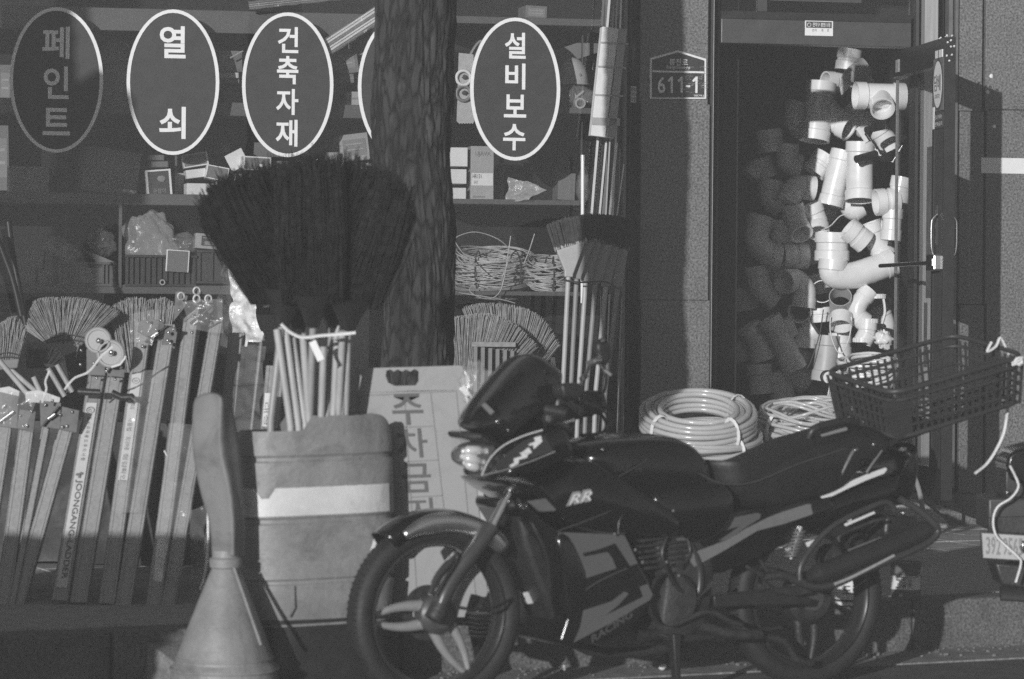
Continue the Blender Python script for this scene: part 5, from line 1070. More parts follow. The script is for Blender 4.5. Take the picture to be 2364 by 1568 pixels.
for a, b, lb in (((745, 440), (795, 520), 'thin steel rod between the two lever grips'), ((900, 505), (858, 575), 'thin steel rod behind the door glass')):
    m = MB().tube([FA.pt(*zp(*a), PV - .26), FA.pt(*zp(*b), PV - .24)], .005, 8); solo('steel_rod', lb, 'rod', m, steel, FA, sm=50)
m = MB(); m.beam(FA.pt(*zp(712, 430), PV - .2), FA.pt(*zp(752, 490), PV - .2), .022, .01); solo('flat_bar', 'short pale flat bar under the wye branch', 'bar', m, pvc, FA)
def cord(label, pts, v, r=.0035, mat=ropem, name='cord'):
    m = MB().tube(smooth_path([FA.pt(*zp(x, y), v) for x, y in pts], 6), r, 6); return solo(name, label, 'cord', m, mat, FA, sm=60)
cord('looped pale cord hanging from the bright ring', [(600, 1220), (600, 1290), (625, 1360), (650, 1370), (680, 1300), (688, 1220)], PV - .2); cord('cord strung through the middle fittings', [(560, 860), (600, 840), (640, 800), (680, 790)], PV - .1, .003)
cord('thin dark cord hanging low in the cluster', [(570, 1190), (555, 1290), (520, 1400), (500, 1440)], PV - .1, .003, inkm); cord('rope hanging beside the door glass', [(822, 1145), (828, 1200), (815, 1250)], PV - .2, .008)
m = MB().blob(FA.pt(*zp(820, 1315), PV - .2), .04, .03, .045, 7, .6, 20, 14); solo('cloth_bundle', 'pale crumpled cloth beside the lower door glass', 'cloth', m, pvc, FA, sm=80)
m = MB().tube([FA.pt(*zp(700, 1040), PV - .05), FA.pt(*zp(705, 960), PV - .05)], .014, 8); 
# gauge, ropes
g = thing('pressure_gauge', 'round pressure gauge with a dark bezel above the second hose coil', 'gauge', FA, FA.pt(1911, 890, 1.0)); c = FA.pt(1912, 871, 1.0); rg = 15 * .0022; rot = Matrix.Rotation(R(90), 3, 'X')
m = MB().lathe([(0, -.02), (rg * 1.1, -.02), (rg * 1.1, .008), (rg * .92, .012), (rg * .9, .004)], c, 30, rot); part('bezel', m, blackpl, g, sm=30); m = MB().lathe([(rg * .92, .0035), (0, .0035)], c, 30, rot); part('dial', m, white, g)
m = MB().beam(c + V((-.010, -.006, .010)), c + V((.012, -.006, -.010)), .003, .001, (0, 0, 1)); m.beam(c + V((-.012, -.006, -.012)), c + V((.004, -.006, -.016)), .0015, .001, (0, 0, 1)); part('needle', m, inkm, g)
for k in range(5):
    m = MB().tube(smooth_path([FA.pt(x, y, 1.0) for x, y in ((1912 + k * 5, 915), (1920 + k * 3, 880), (1932 + k * 2, 860), (1940, 862 + 3 * k), (1942 + k, 920))], 5), .004, 5)
    solo('rope_strand', ['leftmost', 'second', 'middle', 'fourth', 'rightmost'][k] + ' strand of pale rope hanging beside the pressure gauge', 'rope', m, ropem, FA, sm=60, group='rope strands beside the gauge')
coil('rope_coil', 'coil of pale ribbed hose behind the grey crate', 'hose coil', FA.pt(2005, 855, .9), .16, .13, .12, 5, .007, pvc, FA, None, 0, .6, 3)
# ================================================================== clear hose coils
def stand(label, px, py, d, w_, h_): 
    p = W.pt(px, py, d); m = MB(); t = thing('wooden_stool', label, 'stool', W, (p.x, d, KZ)); top = p.z
    m.box((p.x, d, top - .012), (w_, w_ * .8, .024)); part('seat', m, wood, t, bev=.003)
    for sx in (-1, 1):
        for sy in (-1, 1): m = MB().beam((p.x + sx * w_ * .42, d + sy * w_ * .34, KZ), (p.x + sx * w_ * .4, d + sy * w_ * .3, top - .024), .03, .03); part('leg', m, wood, t)
stand('low wooden stool under the big clear hose coil', 1610, 1078, 12.6, .42, .4); stand('low wooden stool under the loose hose coil', 1860, 1078, 12.9, .4, .4)
def hosecoil(label, px, py, d, rx, ry, h, turns, th, seed, strands, ties=2, tilt_=14, nm='hose_coil', jit=.3):
    c = W.pt(px, py, d); rnd.seed(seed); t = thing(nm, label, 'hose coil', W, c - V((0, 0, h / 2)), 'coils of clear hose'); T_ = Matrix.Rotation(R(tilt_), 3, 'X'); m = MB()
    for s_ in range(strands):
        lay = s_ % 4; row = s_ // 4; R0 = rx - row * th * 2.1; pts = []; n = 60
        for k in range(n):
            a = 2 * PI * k / n; pts.append(c + T_ @ V((R0 * math.cos(a) * (1 + .012 * jit * math.sin(3 * a + s_)), R0 * ry / rx * math.sin(a), (lay - 1.5) * th * 1.9 + .008 * jit * math.sin(2 * a + s_ * 2) + (row % 2) * th)))
        m.tube(pts, th, 9, True)
    part('loops', m, hose, t, sm=60, kind='stuff')
    for k in range(ties):
        a = (-.9, -2.5, .6)[k]; rad = V((math.cos(a), math.sin(a), 0)); o = V((rx * .87 * math.cos(a), ry * .87 * math.sin(a), 0))
        m = MB().tube([c + T_ @ (o + rad * math.cos(q * PI / 8) * rx * .2 + V((0, 0, math.sin(q * PI / 8) * h * .62))) for q in range(16)], .004, 5, True, flat=2.2); part('tie', m, ropem, t, sm=60)
    return t
hosecoil('big neat coil of clear hose in front of the pillar', 1612, 968, 12.5, .226, .226, .1, 5, .0115, 3, 16, 3, 20)
hosecoil('flatter coil of clear hose beneath the big neat one', 1622, 1018, 12.52, .232, .225, .08, 5, .0105, 5, 12, 1, 12, jit=1.)
hosecoil('loose tangled coil of clear hose behind the motorcycle seat', 1868, 975, 12.8, .215, .21, .12, 5, .0078, 8, 32, 2, 18, jit=2.6)
rnd.seed(99)
m = MB()
c = W.pt(1868, 962, 12.75)
for k in range(9):
    a0 = rnd.uniform(0, 6); pts = [c + V(((.15 + .05 * rnd.random()) * math.cos(a0 + q * .5), .16 * math.sin(a0 + q * .5), .03 * math.sin(q + k) + .02 * k / 4)) for q in range(9)]
    m.tube(smooth_path(pts, 4), .0065, 7)
solo('loose_hose', 'stray loops of clear hose on top of the tangled coil', 'hose', m, hose, sm=60, kind='stuff')
# ================================================================== small things on the pavement
tc = W.pt(2092, 1376, 11.25); pw = thing('paint_pail', 'small printed pail on the pavement behind the rear wheel', 'pail', W, (tc.x, tc.y, KZ)); rp = 36 * 11.25 / F; hp = W.pt(2092, 1296, 11.25).z
m = MB().lathe([(0, KZ), (rp * .92, KZ), (rp * .95, KZ + .01), (rp, hp - .012), (rp * 1.04, hp - .008), (rp * 1.04, hp), (rp * .96, hp), (rp * .94, hp - .006), (0, hp - .006)], (tc.x, tc.y, 0), 40); part('pail_body', m, M('pail_metal', .15, .4), pw, sm=35)
m = MB(); n = 24; z0, z1 = W.pt(2092, 1362, 11.2).z, W.pt(2092, 1330, 11.2).z; q = []
for k in range(n + 1): a = -PI * .98 + PI * .8 * k / n; q += [V((tc.x + rp * 1.012 * math.cos(a), tc.y + rp * 1.012 * math.sin(a), z)) for z in (z0, z1)]
m.add(q, [(2 * k, 2 * k + 2, 2 * k + 3, 2 * k + 1) for k in range(n)]); part('printed_band', m, offwhite, pw, sm=60)
for ch, x in (('고', 2073), ('급', 2087), ('유', 2101)):
    p = W.pt(x - 5, 1357, tc.y - rp * 1.04); m = MB().text(ch, p, (1, .0, 0), (0, 0, 1), .017, .03, .01); part('lettering', m, inkm, pw)
m = MB().tube(smooth_path([V((tc.x - rp * 1.02, tc.y, hp - .02)), V((tc.x - rp * .6, tc.y - rp * .9, hp - .05)), V((tc.x + rp * .6, tc.y - rp * .9, hp - .05)), V((tc.x + rp * 1.02, tc.y, hp - .02))], 6), .003, 5); part('wire_handle', m, steel, pw, sm=60)
t2 = W.pt(1962, 1384, 11.0); m = MB().lathe([(0, KZ), (.055, KZ), (.055, KZ + .085), (.05, KZ + .088), (0, KZ + .088)], (t2.x, t2.y, 0), 30); t = thing('paint_can', 'small white labelled can seen through the rear wheel', 'can', W, (t2.x, t2.y, KZ)); part('can_body', m, offwhite, t, sm=35)
m = MB().lathe([(.0565, KZ + .012), (.0565, KZ + .02)], (t2.x, t2.y, 0), 30); part('ring', m, inkm, t, sm=35); m = MB().text('도료', V((t2.x - .03, t2.y - .058, KZ + .04)), (1, 0, 0), (0, 0, 1), .06, .03, .02); part('lettering', m, inkm, t)
st_ = FA.ground(2140, 1200, KZ); m = MB(); a, b = FA.pt(2078, 1195, -.35), FA.pt(2200, 1195, -.35)
m.prism([(a.x, KZ), (b.x + .02, KZ), (b.x - .03, KZ + .05), (b.x - .13, KZ + .13), (a.x + .04, KZ + .14), (a.x, KZ + .13)], -.3, -.05); solo('stone_step', 'rough pale stone step at the foot of the open door', 'step', m, M('pale_stone', .3, .8, speck=.5, var=.2), FA, bev=.012)
m = MB().tube(smooth_path([W.pt(x, y, 12.2) for x, y in ((2096, 1060), (2108, 1090), (2122, 1130), (2130, 1170), (2134, 1212))], 6), .010, 10); solo('corrugated_hose', 'grey corrugated hose hanging behind the motorcycle tail', 'hose', m, hat, sm=30)
for k, (x, y) in enumerate(((1530, 1545), (1758, 1540), (1300, 1546))):
    p = KB.ground(x, y, .013); m = MB().blob(V((p.x, p.y, .02)), .014, .01, .009, k, .5, 9, 7); solo('litter_scrap', ['small white litter scrap in the gutter under the engine', 'small white litter scrap in the gutter behind the stand', 'small pale litter scrap in the gutter near the front wheel'][k], 'litter', m, white, KB)
# ================================================================== motorcycle
def z1(x, y): return (779 + x * .5031, 779 + y * .5031)
def z2(x, y): return (1443 + x * .5215, 750 + y * .5215)
def z7(x, y): return (1182 + x * .2576, 1164 + y * .2576)
def bq(pts, v): return [(lambda q: (q.x, q.z))(BK.pt(x, y, v)) for x, y in pts]
mc = thing('motorcycle', 'black faired motorcycle with a basket crate, parked side-on at the kerb', 'motorcycle', BK, (0, 0, 0))
fa = BK.pt(1004, 1426, 0); ra = BK.pt(1860, 1366, 0); TR = .287
fa.z = TR; ra.z = TR + .0
RX = Matrix.Rotation(R(90), 3, 'X')
def wheel(c, steer, front):
    rot = Matrix.Rotation(steer, 3, 'Z') @ RX; n = 72
    prof = [(TR - .062, -.028), (TR - .045, -.043), (TR - .02, -.043), (TR - .004, -.028), (TR, 0), (TR - .004, .028), (TR - .02, .043), (TR - .045, .043), (TR - .062, .028)]
    w_ = part('wheel', MB().lathe([(TR - .058, -.036), (TR - .066, -.038), (TR - .074, -.03), (TR - .08, -.012), (TR - .08, .012), (TR - .074, .03), (TR - .066, .038), (TR - .058, .036)], c, n, rot), M('rim_paint', .02, .3, coat=.4), mc, sm=40)
    def jt(p, i, t): return p
    part('tyre', MB().lathe(prof, c, n, rot), rubber, w_, sm=60)
    m = MB()
    for k in range(90):
        a = 2 * PI * k / 90
        for s_ in (-1, 1):
            q = V(((TR - .0068) * math.cos(a + s_ * .02), (TR - .0068) * math.sin(a + s_ * .02), s_ * .022)); m.box(c + rot @ q, (.010, .006, .016), rot @ Matrix.Rotation(a, 3, 'Z'))
    part('tread', m, rubber, w_, kind='stuff')
    m = MB()
    for k in range(3):
        a = PI + .04 + k * 2 * PI / 3 if front else .6 + k * 2 * PI / 3
        for s_ in (-1, 1):
            pts = []
            for f_ in (0, .25, .5, .75, 1.): rr = .045 + f_ * (TR - .115); bow = math.sin(f_ * PI) * .012 * s_ + s_ * (.028 - .022 * f_); pts.append(c + rot @ V((rr * math.cos(a) - bow * math.sin(a), rr * math.sin(a) + bow * math.cos(a), -.004)))
            m.tube(smooth_path(pts, 4), [.019 - .011 * k_ / 16 for k_ in range(17)], 8)
    part('spoke', m, M('cast_spoke', .38, .28, metal=.3) if front else engine, w_, sm=60, kind='stuff')
    part('hub', MB().lathe([(0, -.05), (.035, -.05), (.05, -.035), (.06, -.02), (.06, .03), (.04, .05), (0, .05)], c, 30, rot), M('hub_metal', .1, .35, metal=.4), w_, sm=35)
    if front: part('brake_disc', MB().lathe([(.05, -.052), (.05, -.048), (.085, -.048), (.085, -.052)], c, 40, rot), engine, w_, sm=30)
    else: part('brake_drum', MB().lathe([(0, .045), (.07, .045), (.085, .03), (.085, -.02)], c, 36, rot), engine, w_, sm=35)
    return w_
wheel(fa, R(0), True); wheel(ra, 0, False)
def bslab(name, pts, v0, v1, mat, bev=.006, seg=3, parent=None, px=None):
    m = MB().prism(bq([px(*p) if px else p for p in pts], v0), v0, v1); return part(name, m, mat, parent or mc, bev=bev, seg=seg, sm=35 if bev else None)
def bpuff(name, pts, yc, half, mat, px=None, edge=.35, sub=3, parent=None):
    m = MB().puff(bq([px(*p) if px else p for p in pts], yc), yc, half, edge, 6, sub); return part(name, m, mat, parent or mc, sm=60)
def btube(name, pts, r, mat, px=None, n=10, parent=None, sm=60, k=5, flat=1.):
    q = [BK.pt(*(px(p[0], p[1]) if px else p[:2]), p[2]) for p in pts]; q = smooth_path(q, k) if len(q) > 2 else q
    if isinstance(r, (list, tuple)): r = [r[min(len(r) - 1, int(i * (len(r) - 1) / max(1, len(q) - 1) + .5))] for i in range(len(q))]
    m = MB().tube(q, r, n, flat=flat); return part(name, m, mat, parent or mc, sm=sm)
# front fender: curved strip following the tyre
m = MB(); q = []; nA, nB = 30, 9
for i in range(nA + 1):
    a = R(128 - (128 - 38) * i / nA)
    for j in range(nB):
        b = (j / (nB - 1) - .5) * PI * .95; rr = TR + .012 + .024 * math.cos(b) - (.03 if j in (0, nB - 1) else 0); q.append(fa + V((math.cos(a) * rr, math.sin(b) * .062, math.sin(a) * rr)))
fs = [(i * nB + j, (i + 1) * nB + j, (i + 1) * nB + j + 1, i * nB + j + 1) for i in range(nA) for j in range(nB - 1)]; m.add(q, fs); fd = part('front_fender', m, paint, mc, sm=60)
sd = fd.modifiers.new('thickness', 'SOLIDIFY'); sd.thickness = .004
m = MB(); pts = [fa + V((math.cos(R(120 - 76 * i / nA)) * (TR - .002), -.066, math.sin(R(120 - 76 * i / nA)) * (TR - .002))) for i in range(nA + 1)]
q = []
for i, p in enumerate(pts):
    d_ = (p - fa); d_.y = 0; d_.normalize(); hh = .031 * min(1, .45 + i / 14, .7 + (nA - i) / 8)
    for j in range(9): b_ = PI * j / 8; q.append(p + d_ * hh * math.cos(b_) + V((0, -.016 * math.sin(b_), 0)))
m.add(q, [(i * 9 + j, i * 9 + j + 1, (i + 1) * 9 + j + 1, (i + 1) * 9 + j) for i in range(nA) for j in range(8)]); o = part('fender_trim', m, M('fender_chrome', .9, .3, metal=1, var=.05), mc, sm=60); sd = o.modifiers.new('thickness', 'SOLIDIFY'); sd.thickness = .003
# fork
for s_ in (-1, 1):
    v = .085 * s_
    btube('fork_stanchion', [(706, 880, v), (790, 715, v)], .016, chrome, z1); btube('fork_slider', [(455, 1275, v), (520, 1130, v), (640, 960, v), (712, 868, v)], [.020, .024, .027, .026], M('fork_paint', .06, .3, metal=.3, coat=.5), z1, 14)
    btube('axle_clamp', [(440, 1296, v), (476, 1230, v)], .030, engine, z1, 12)
btube('fork_cover', [(430, 1180, -.10), (470, 1090, -.10), (560, 990, -.09)], [.012, .02, .012], M('fork_paint', .06, .3), z1, 8, flat=.6)
btube('brake_cable', [(545, 985, -.11), (548, 1020, -.11), (500, 1100, -.11), (440, 1190, -.11)], .004, blackpl, z1, 6)
bslab('brake_caliper', [(640, 1180), (680, 1195), (668, 1250), (620, 1245)], .05, .09, engine, .004, 2, px=z1)
# headlamp and cowl
bpuff('lamp_housing', [(560, 545), (575, 505), (620, 480), (660, 480), (700, 490), (690, 560), (660, 622), (610, 605), (570, 580)], .0, .085, M('lamp_glass', .10, .1, coat=1., var=.3), z1, .4)
for pts in ([(572, 524, -.07), (620, 520, -.084), (686, 522, -.08)], [(570, 545, -.06), (615, 560, -.082), (672, 572, -.078)], [(582, 572, -.06), (620, 590, -.078), (660, 600, -.072)]): btube('lamp_reflector', pts, [.009, .016, .010], M('lamp_silver', .75, .2, metal=.3), z1, 10)
bpuff('lamp_hood', [(590, 430), (700, 470), (700, 500), (640, 480), (588, 462)], .0, .12, paint, z1, .2)
bpuff('windscreen', [(598, 398), (650, 310), (735, 205), (800, 130), (868, 75), (930, 100), (975, 135), (982, 170), (960, 240), (935, 290), (860, 350), (790, 410), (715, 470), (690, 478), (640, 445), (604, 425)], -.0, .13, M('smoked_screen', .01, .1, coat=1.), z1, .35, 4)
bslab('screen_sticker', [(664, 312), (680, 300), (722, 340), (706, 356)], -.165, -.16, M('dim_label', .22, .5), .0, px=z1)
bpuff('nose_fairing', [(640, 640), (690, 520), (720, 470), (790, 440), (870, 395), (935, 375), (985, 430), (1010, 520), (960, 560), (880, 600), (780, 640), (700, 640)], -.05, .15, paint, z1, .3, 4)
bslab('cowl_decal', [(715, 612), (770, 540), (850, 480), (930, 440), (958, 462), (992, 520), (880, 560), (790, 600)], -.206, -.199, M('cowl_grey', .035, .3, coat=.4), .0, px=z1)
btube('cowl_trim', [(664, 634, -.205), (700, 560, -.207), (760, 500, -.208), (850, 455, -.208), (942, 426, -.207)], .0042, white, z1, 6, flat=.6); btube('cowl_trim', [(664, 634, -.205), (780, 606, -.207), (900, 565, -.207), (1000, 524, -.206)], .0022, decal_l, z1, 6)
for pl in ([(790, 590), (815, 574), (812, 556), (850, 545), (840, 528), (878, 532), (872, 552), (835, 562), (832, 580), (800, 596)], [(850, 528), (880, 505), (895, 528), (870, 540)], [(880, 490), (912, 478), (905, 460), (935, 452), (942, 478), (918, 500), (905, 512), (900, 492), (884, 498)]): bslab('zigzag_mark', pl, -.2105, -.2075, white, .0, px=z1)
# handlebar cluster, mirrors
for s_ in (-1, 1):
    btube('grip', [(960, 330, .27 * s_), (1060, 350, .33 * s_)] if s_ < 0 else [(1080, 300, .25), (1180, 330, .33)], .017, blackpl, z1); btube('handlebar', [(1090, 330, .0), (1040, 320, .12 * s_), (1000, 335, .26 * s_)], .011, blackpl, z1)
    btube('lever', [(985, 345, .2 * s_), (1030, 385, .26 * s_), (1085, 380, .34 * s_)], .006, steel, z1, 6)
bslab('switch_box', [(1030, 215), (1130, 210), (1140, 262), (1110, 290), (1040, 280)], -.24, -.17, blackpl, .01, px=z1); bslab('instrument_panel', [(1010, 270), (1100, 250), (1150, 330), (1130, 380), (1030, 370), (1000, 320)], -.12, .12, blackpl, .015, px=z1)
bslab('control_box', [(1180, 250), (1230, 245), (1250, 330), (1200, 360), (1170, 320)], .15, .24, blackpl, .01, px=z1); bslab('steering_yoke', [(960, 330), (1050, 300), (1100, 420), (1090, 480), (1000, 460), (950, 420)], -.11, .11, engine, .02, px=z1)
for pts, r_ in (([(1060, 280, -.2), (1100, 340, -.2), (1060, 420, -.15), (1010, 470, -.1)], .006), ([(1200, 340, .2), (1240, 400, .15), (1210, 440, .08), (1120, 450, .0)], .006), ([(1140, 300, -.22), (1210, 330, -.2), (1260, 380, -.14), (1230, 430, -.08)], .005), ([(1000, 320, -.18), (950, 360, -.18), (960, 430, -.15)], .005)): btube('control_cable', pts, r_, blackpl, z1, 6)
bslab('reservoir', [(1120, 290), (1180, 285), (1190, 360), (1130, 370)], .12, .2, blackpl, .01, px=z1)
btube('mirror_stem', [(1118, 238, -.22), (1130, 195, -.24), (1150, 150, -.26), (1160, 115, -.27)], .006, steel, z1, 8); btube('mirror_stem', [(1225, 250, .2), (1235, 180, .24), (1200, 110, .26)], .006, blackpl, z1, 8)
btube('mirror_ball', [(1178, 108, -.27), (1206, 104, -.27)], .013, chrome, z1, 12); btube('mirror_joint', [(1150, 122, -.27), (1180, 110, -.27)], .009, alu_d, z1, 8); btube('mirror_rod_tip', [(1120, 196, -.24), (1145, 172, -.24)], .009, chrome, z1, 10)
bpuff('mirror', [(1180, 30), (1200, 8), (1225, 6), (1245, 40), (1250, 90), (1225, 130), (1195, 100), (1180, 65)], -.26, .02, blackpl, z1, .4); btube('mirror_edge', [(1205, 20, -.285), (1222, 12, -.285)], .008, chrome, z1); btube('switch_tip', [(1222, 145, -.2), (1256, 172, -.2)], .006, decal_l, z1, 6)
# tank, body
bpuff('fuel_tank', [(1005, 530), (1080, 480), (1190, 452), (1330, 440), (1470, 446), (1560, 480), (1618, 540), (1650, 620), (1640, 720), (1560, 760), (1300, 770), (1150, 700), (1040, 610)], .0, .15, paint, z1, .3, 4)
c = BK.pt(*z1(1238, 462), -.03); m = MB().lathe([(.0, .012), (.03, .012), (.042, .004), (.046, -.01)], c, 30); part('tank_cap', m, chrome, mc, sm=40); m = MB().blob(BK.pt(*z1(1219, 516), -.135), .006, .004, .006, 1, 0, 8, 6); part('tank_bolt', m, chrome, mc, sm=60)
bpuff('side_fairing', [(650, 640), (720, 650), (820, 630), (1000, 530), (1140, 600), (1300, 700), (1430, 790), (1480, 860), (1440, 905), (1290, 902), (1040, 890), (900, 840), (800, 750), (700, 690)], -.0, .2, paint, z1, .18, 3)
bpuff('rear_side_fairing', [(1300, 700), (1500, 640), (1650, 640), (1720, 720), (1680, 860), (1560, 940), (1450, 900), (1350, 820)], -.0, .17, paint, z1, .2, 3)
bslab('fairing_indicator', [(878, 752), (960, 738), (1010, 790), (1000, 800), (930, 800)], -.207, -.19, M('smoky_lens', .12, .2, coat=.6), .004, px=z1)
btube('fairing_seam', [(1010, 890, -.195), (1200, 820, -.2), (1380, 740, -.19)], .0025, M('seam_grey', .05, .4), z1, 5)
# RR emblem
m = MB(); p = BK.pt(*z1(1040, 782), -.209); 
def slant(name, txt, x0, y0, ang, w_, h_, v, mat, bold=.02, shear=.35, px=z1):
    m = MB(); o = BK.pt(*px(x0, y0), v); xd = V((math.cos(ang), 0, math.sin(ang))); yd = V((-math.sin(ang) + shear * math.cos(ang), 0, math.cos(ang) + shear * math.sin(ang))); m.text(txt, o, xd, yd, w_, h_, bold); return part(name, m, mat, mc)
slant('emblem', 'RR', 1050, 776, R(9), .088, .048, -.2095, decal_l, .09, .75); slant('emblem_inlay', 'RR', 1066, 768, R(9), .078, .034, -.212, offwhite, .0, .75)
slant('tank_lettering', 'DAELIM', 1268, 612, R(-4), .10, .018, -.1520, M('faint_letter', .03, .5), .02, .1)
# belly fairing
bel = [(870, 745), (960, 840), (1030, 888), (1300, 898), (1370, 1000), (1440, 1120), (1455, 1200), (1400, 1290), (1350, 1340), (1250, 1400), (1080, 1425), (1020, 1400), (1070, 1250), (1060, 1120), (1000, 980), (920, 880), (860, 790)]
bslab('belly_fairing', bel, -.165, .165, paint, .03, 4, px=z1)
bpuff('leg_guard', [(960, 890), (1020, 880), (1080, 1000), (1110, 1100), (1090, 1250), (1040, 1330), (1000, 1200), (985, 1050)], -.12, .06, paint, z1, .3)
for k, pl in enumerate(([(425, 250), (1010, 275), (1130, 530), (1065, 555), (930, 350), (800, 400), (640, 440), (650, 470), (860, 430), (900, 480), (940, 575), (620, 680), (570, 540)],
        [(650, 950), (900, 870), (1010, 785), (1050, 800), (960, 905), (830, 1005), (1180, 830), (1150, 740), (1220, 715), (1265, 810), (1240, 860), (900, 1060), (560, 1240), (620, 1100)])): bslab('belly_decal', pl, -.1685, -.1655, decal, 0, px=z7)
slant('racing_lettering', 'RACING', 1170, 1405, R(27.5), .165, .024, -.1680, M('dim_letter', .06, .5), .03, .3)
btube('belly_edge', [(1112, 1180, -.168), (1200, 1120, -.168), (1330, 1060, -.168)], .003, M('seam_grey', .05, .4), z1, 5)
# engine block visible behind the belly
bpuff('engine_block', [(1350, 900), (1560, 880), (1640, 980), (1640, 1150), (1600, 1320), (1480, 1400), (1380, 1330), (1400, 1100)], 0, .13, engine, z1, .2); c = BK.pt(*z1(1520, 1200), -.13); part('crankcase_cover', MB().lathe([(0, -.02), (.06, -.02), (.085, 0), (.085, .03)], c, 36, RX), engine, mc, sm=35)
for k in range(6): bslab('cooling_fin', [(640, 1290 + k * 20 - 20), (725, 1288 + k * 20 - 20), (725, 1296 + k * 20 - 20), (640, 1298 + k * 20 - 20)], .20, .26, alu, .001, 1, px=z1)
bslab('radiator_box', [(620, 1270), (740, 1262), (735, 1440), (660, 1440)], .27, .33, blackpl, .01, px=z1)
btube('exhaust_header', [(1040, 1120, .08), (1020, 1300, .1), (1150, 1430, .12), (1400, 1440, .13), (1600, 1400, .14)], .02, engine, z1, 12)
bslab('centre_frame', [(250, 720), (340, 700), (560, 740), (640, 900), (560, 1020), (420, 1100), (330, 1130), (280, 960)], -.07, .07, blackpl, .015, px=z2)
for k in range(6): bslab('engine_fin', [(1395 - k * 3, 930 + k * 26), (1600, 905 + k * 26), (1604, 915 + k * 26), (1395 - k * 3, 941 + k * 26)], -.142, -.11, engine, .002, 1, px=z1)
for x, y in ((925, 265), (1210, 215), (1450, 60), (1390, 520), (1175, 520), (1110, 410), (1500, 640)): m = MB().blob(BK.pt(*z7(x, y), -.19), .0055, .004, .0055, 1, 0, 8, 6); part('fairing_bolt', m, alu_d, mc, sm=60)
for pts, r_ in (([(1150, 700, -.19), (1290, 640, -.17), (1420, 560, -.15), (1500, 480, -.1)], .0022), ([(1480, 860, -.165), (1520, 760, -.16), (1610, 700, -.155), (1650, 620, -.14)], .0025), ([(1290, 902, -.2), (1300, 830, -.2), (1370, 760, -.19)], .002)): btube('panel_seam', pts, r_, M('seam_grey', .05, .4), z1, 5)
for pts, r_ in (([(830, 740, -.12), (900, 860, -.15), (960, 1000, -.16), (980, 1150, -.14)], .006), ([(1520, 900, -.15), (1490, 1000, -.16), (1540, 1120, -.15), (1600, 1180, -.12)], .006), ([(1580, 860, -.14), (1620, 980, -.15), (1570, 1060, -.16)], .004), ([(560, 1240, -.12), (640, 1250, -.12), (720, 1240, -.1), (800, 1200, -.05)], .005)): btube('hose_line', pts, r_, blackpl, z1, 6)
# seat and tail
btube('seat_piping', [(300, 640, -.145), (420, 700, -.155), (560, 700, -.155), (760, 620, -.155), (940, 560, -.15), (1060, 520, -.14)], .003, M('seam_grey', .05, .4), z2, 5)
bpuff('seat', [(292, 590), (400, 622), (520, 602), (640, 548), (740, 500), (830, 474), (960, 440), (1060, 450), (1120, 490), (1100, 560), (1000, 600), (930, 690), (850, 745), (700, 795), (560, 820), (420, 810), (330, 740), (300, 660)], 0, .15, vinyl, z2, .3, 4)
btube('grab_rail', [(815, 500, -.14), (835, 465, -.15), (880, 445, -.15), (980, 425, -.15), (1030, 440, -.14)], .013, blackpl, z2, 8); bslab('grab_plate', [(872, 486), (985, 452), (988, 468), (876, 496)], -.165, -.155, greyink, .002, px=z2)
btube('chrome_stay', [(938, 702, -.14), (985, 610, -.15), (1012, 560, -.15), (1030, 552, -.15)], .006, alu_d, z2, 8); btube('chrome_stay', [(1070, 655, -.14), (1100, 610, -.145), (1138, 556, -.145)], .005, alu_d, z2, 8)
for x, y in ((1022, 555), (1102, 530)): m = MB().blob(BK.pt(*z2(x, y), -.16), .006, .004, .006, 1, 0, 8, 6); part('bolt_head', m, chrome, mc, sm=60)
bpuff('tail_body', [(820, 760), (900, 720), (1060, 660), (1160, 630), (1225, 520), (1245, 560), (1230, 700), (1190, 790), (1080, 800), (900, 870), (700, 900), (690, 830)], 0, .12, paint, z2, .25, 3)
bslab('tail_tape', [(866, 742), (905, 724), (940, 722), (1010, 690), (1080, 660), (1158, 632), (1164, 640), (1150, 660), (1070, 690), (990, 726), (920, 760), (872, 770)], -.128, -.118, offwhite, .002, px=z2)
bslab('tail_lamp', [(1225, 540), (1262, 545), (1262, 560), (1228, 560)], -.05, .05, M('lamp_red', .12, .2), .004, px=z2)
sp = [(205, 880), (260, 872), (400, 868), (600, 830), (662, 822), (640, 850), (560, 905), (500, 948), (640, 880), (800, 775), (815, 768), (822, 830), (700, 888), (560, 945), (300, 1072), (275, 1022), (420, 950), (520, 890), (400, 920), (300, 948), (235, 958)]
bpuff('side_cover', [(190, 870), (300, 820), (560, 780), (800, 740), (860, 780), (850, 850), (700, 930), (520, 1010), (320, 1100), (250, 1040), (200, 950)], 0, .13, paint, z2, .12, 3)
bslab('stripe_decal', [(1410, 180), (1540, 176), (1850, 150), (2200, 78), (2235, 92), (2225, 130), (2110, 200), (1940, 320), (1860, 330), (2050, 195), (1830, 260), (1600, 325), (1490, 330), (1420, 240)], -.137, -.132, decal, 0, px=z7)
bslab('stripe_decal', [(1565, 460), (1940, 318), (2120, 210), (2300, 120), (2440, 66), (2650, 0), (2680, 0), (2700, 90), (2450, 175), (2200, 240), (1900, 420), (1640, 562)], -.1378, -.1328, M('stripe_grey', .17, .4), 0, px=z7)
btube('frame_tube', [(250, 870, -.14), (330, 800, -.14), (390, 765, -.14)], .005, M('seam_grey', .05, .4), z2, 6)
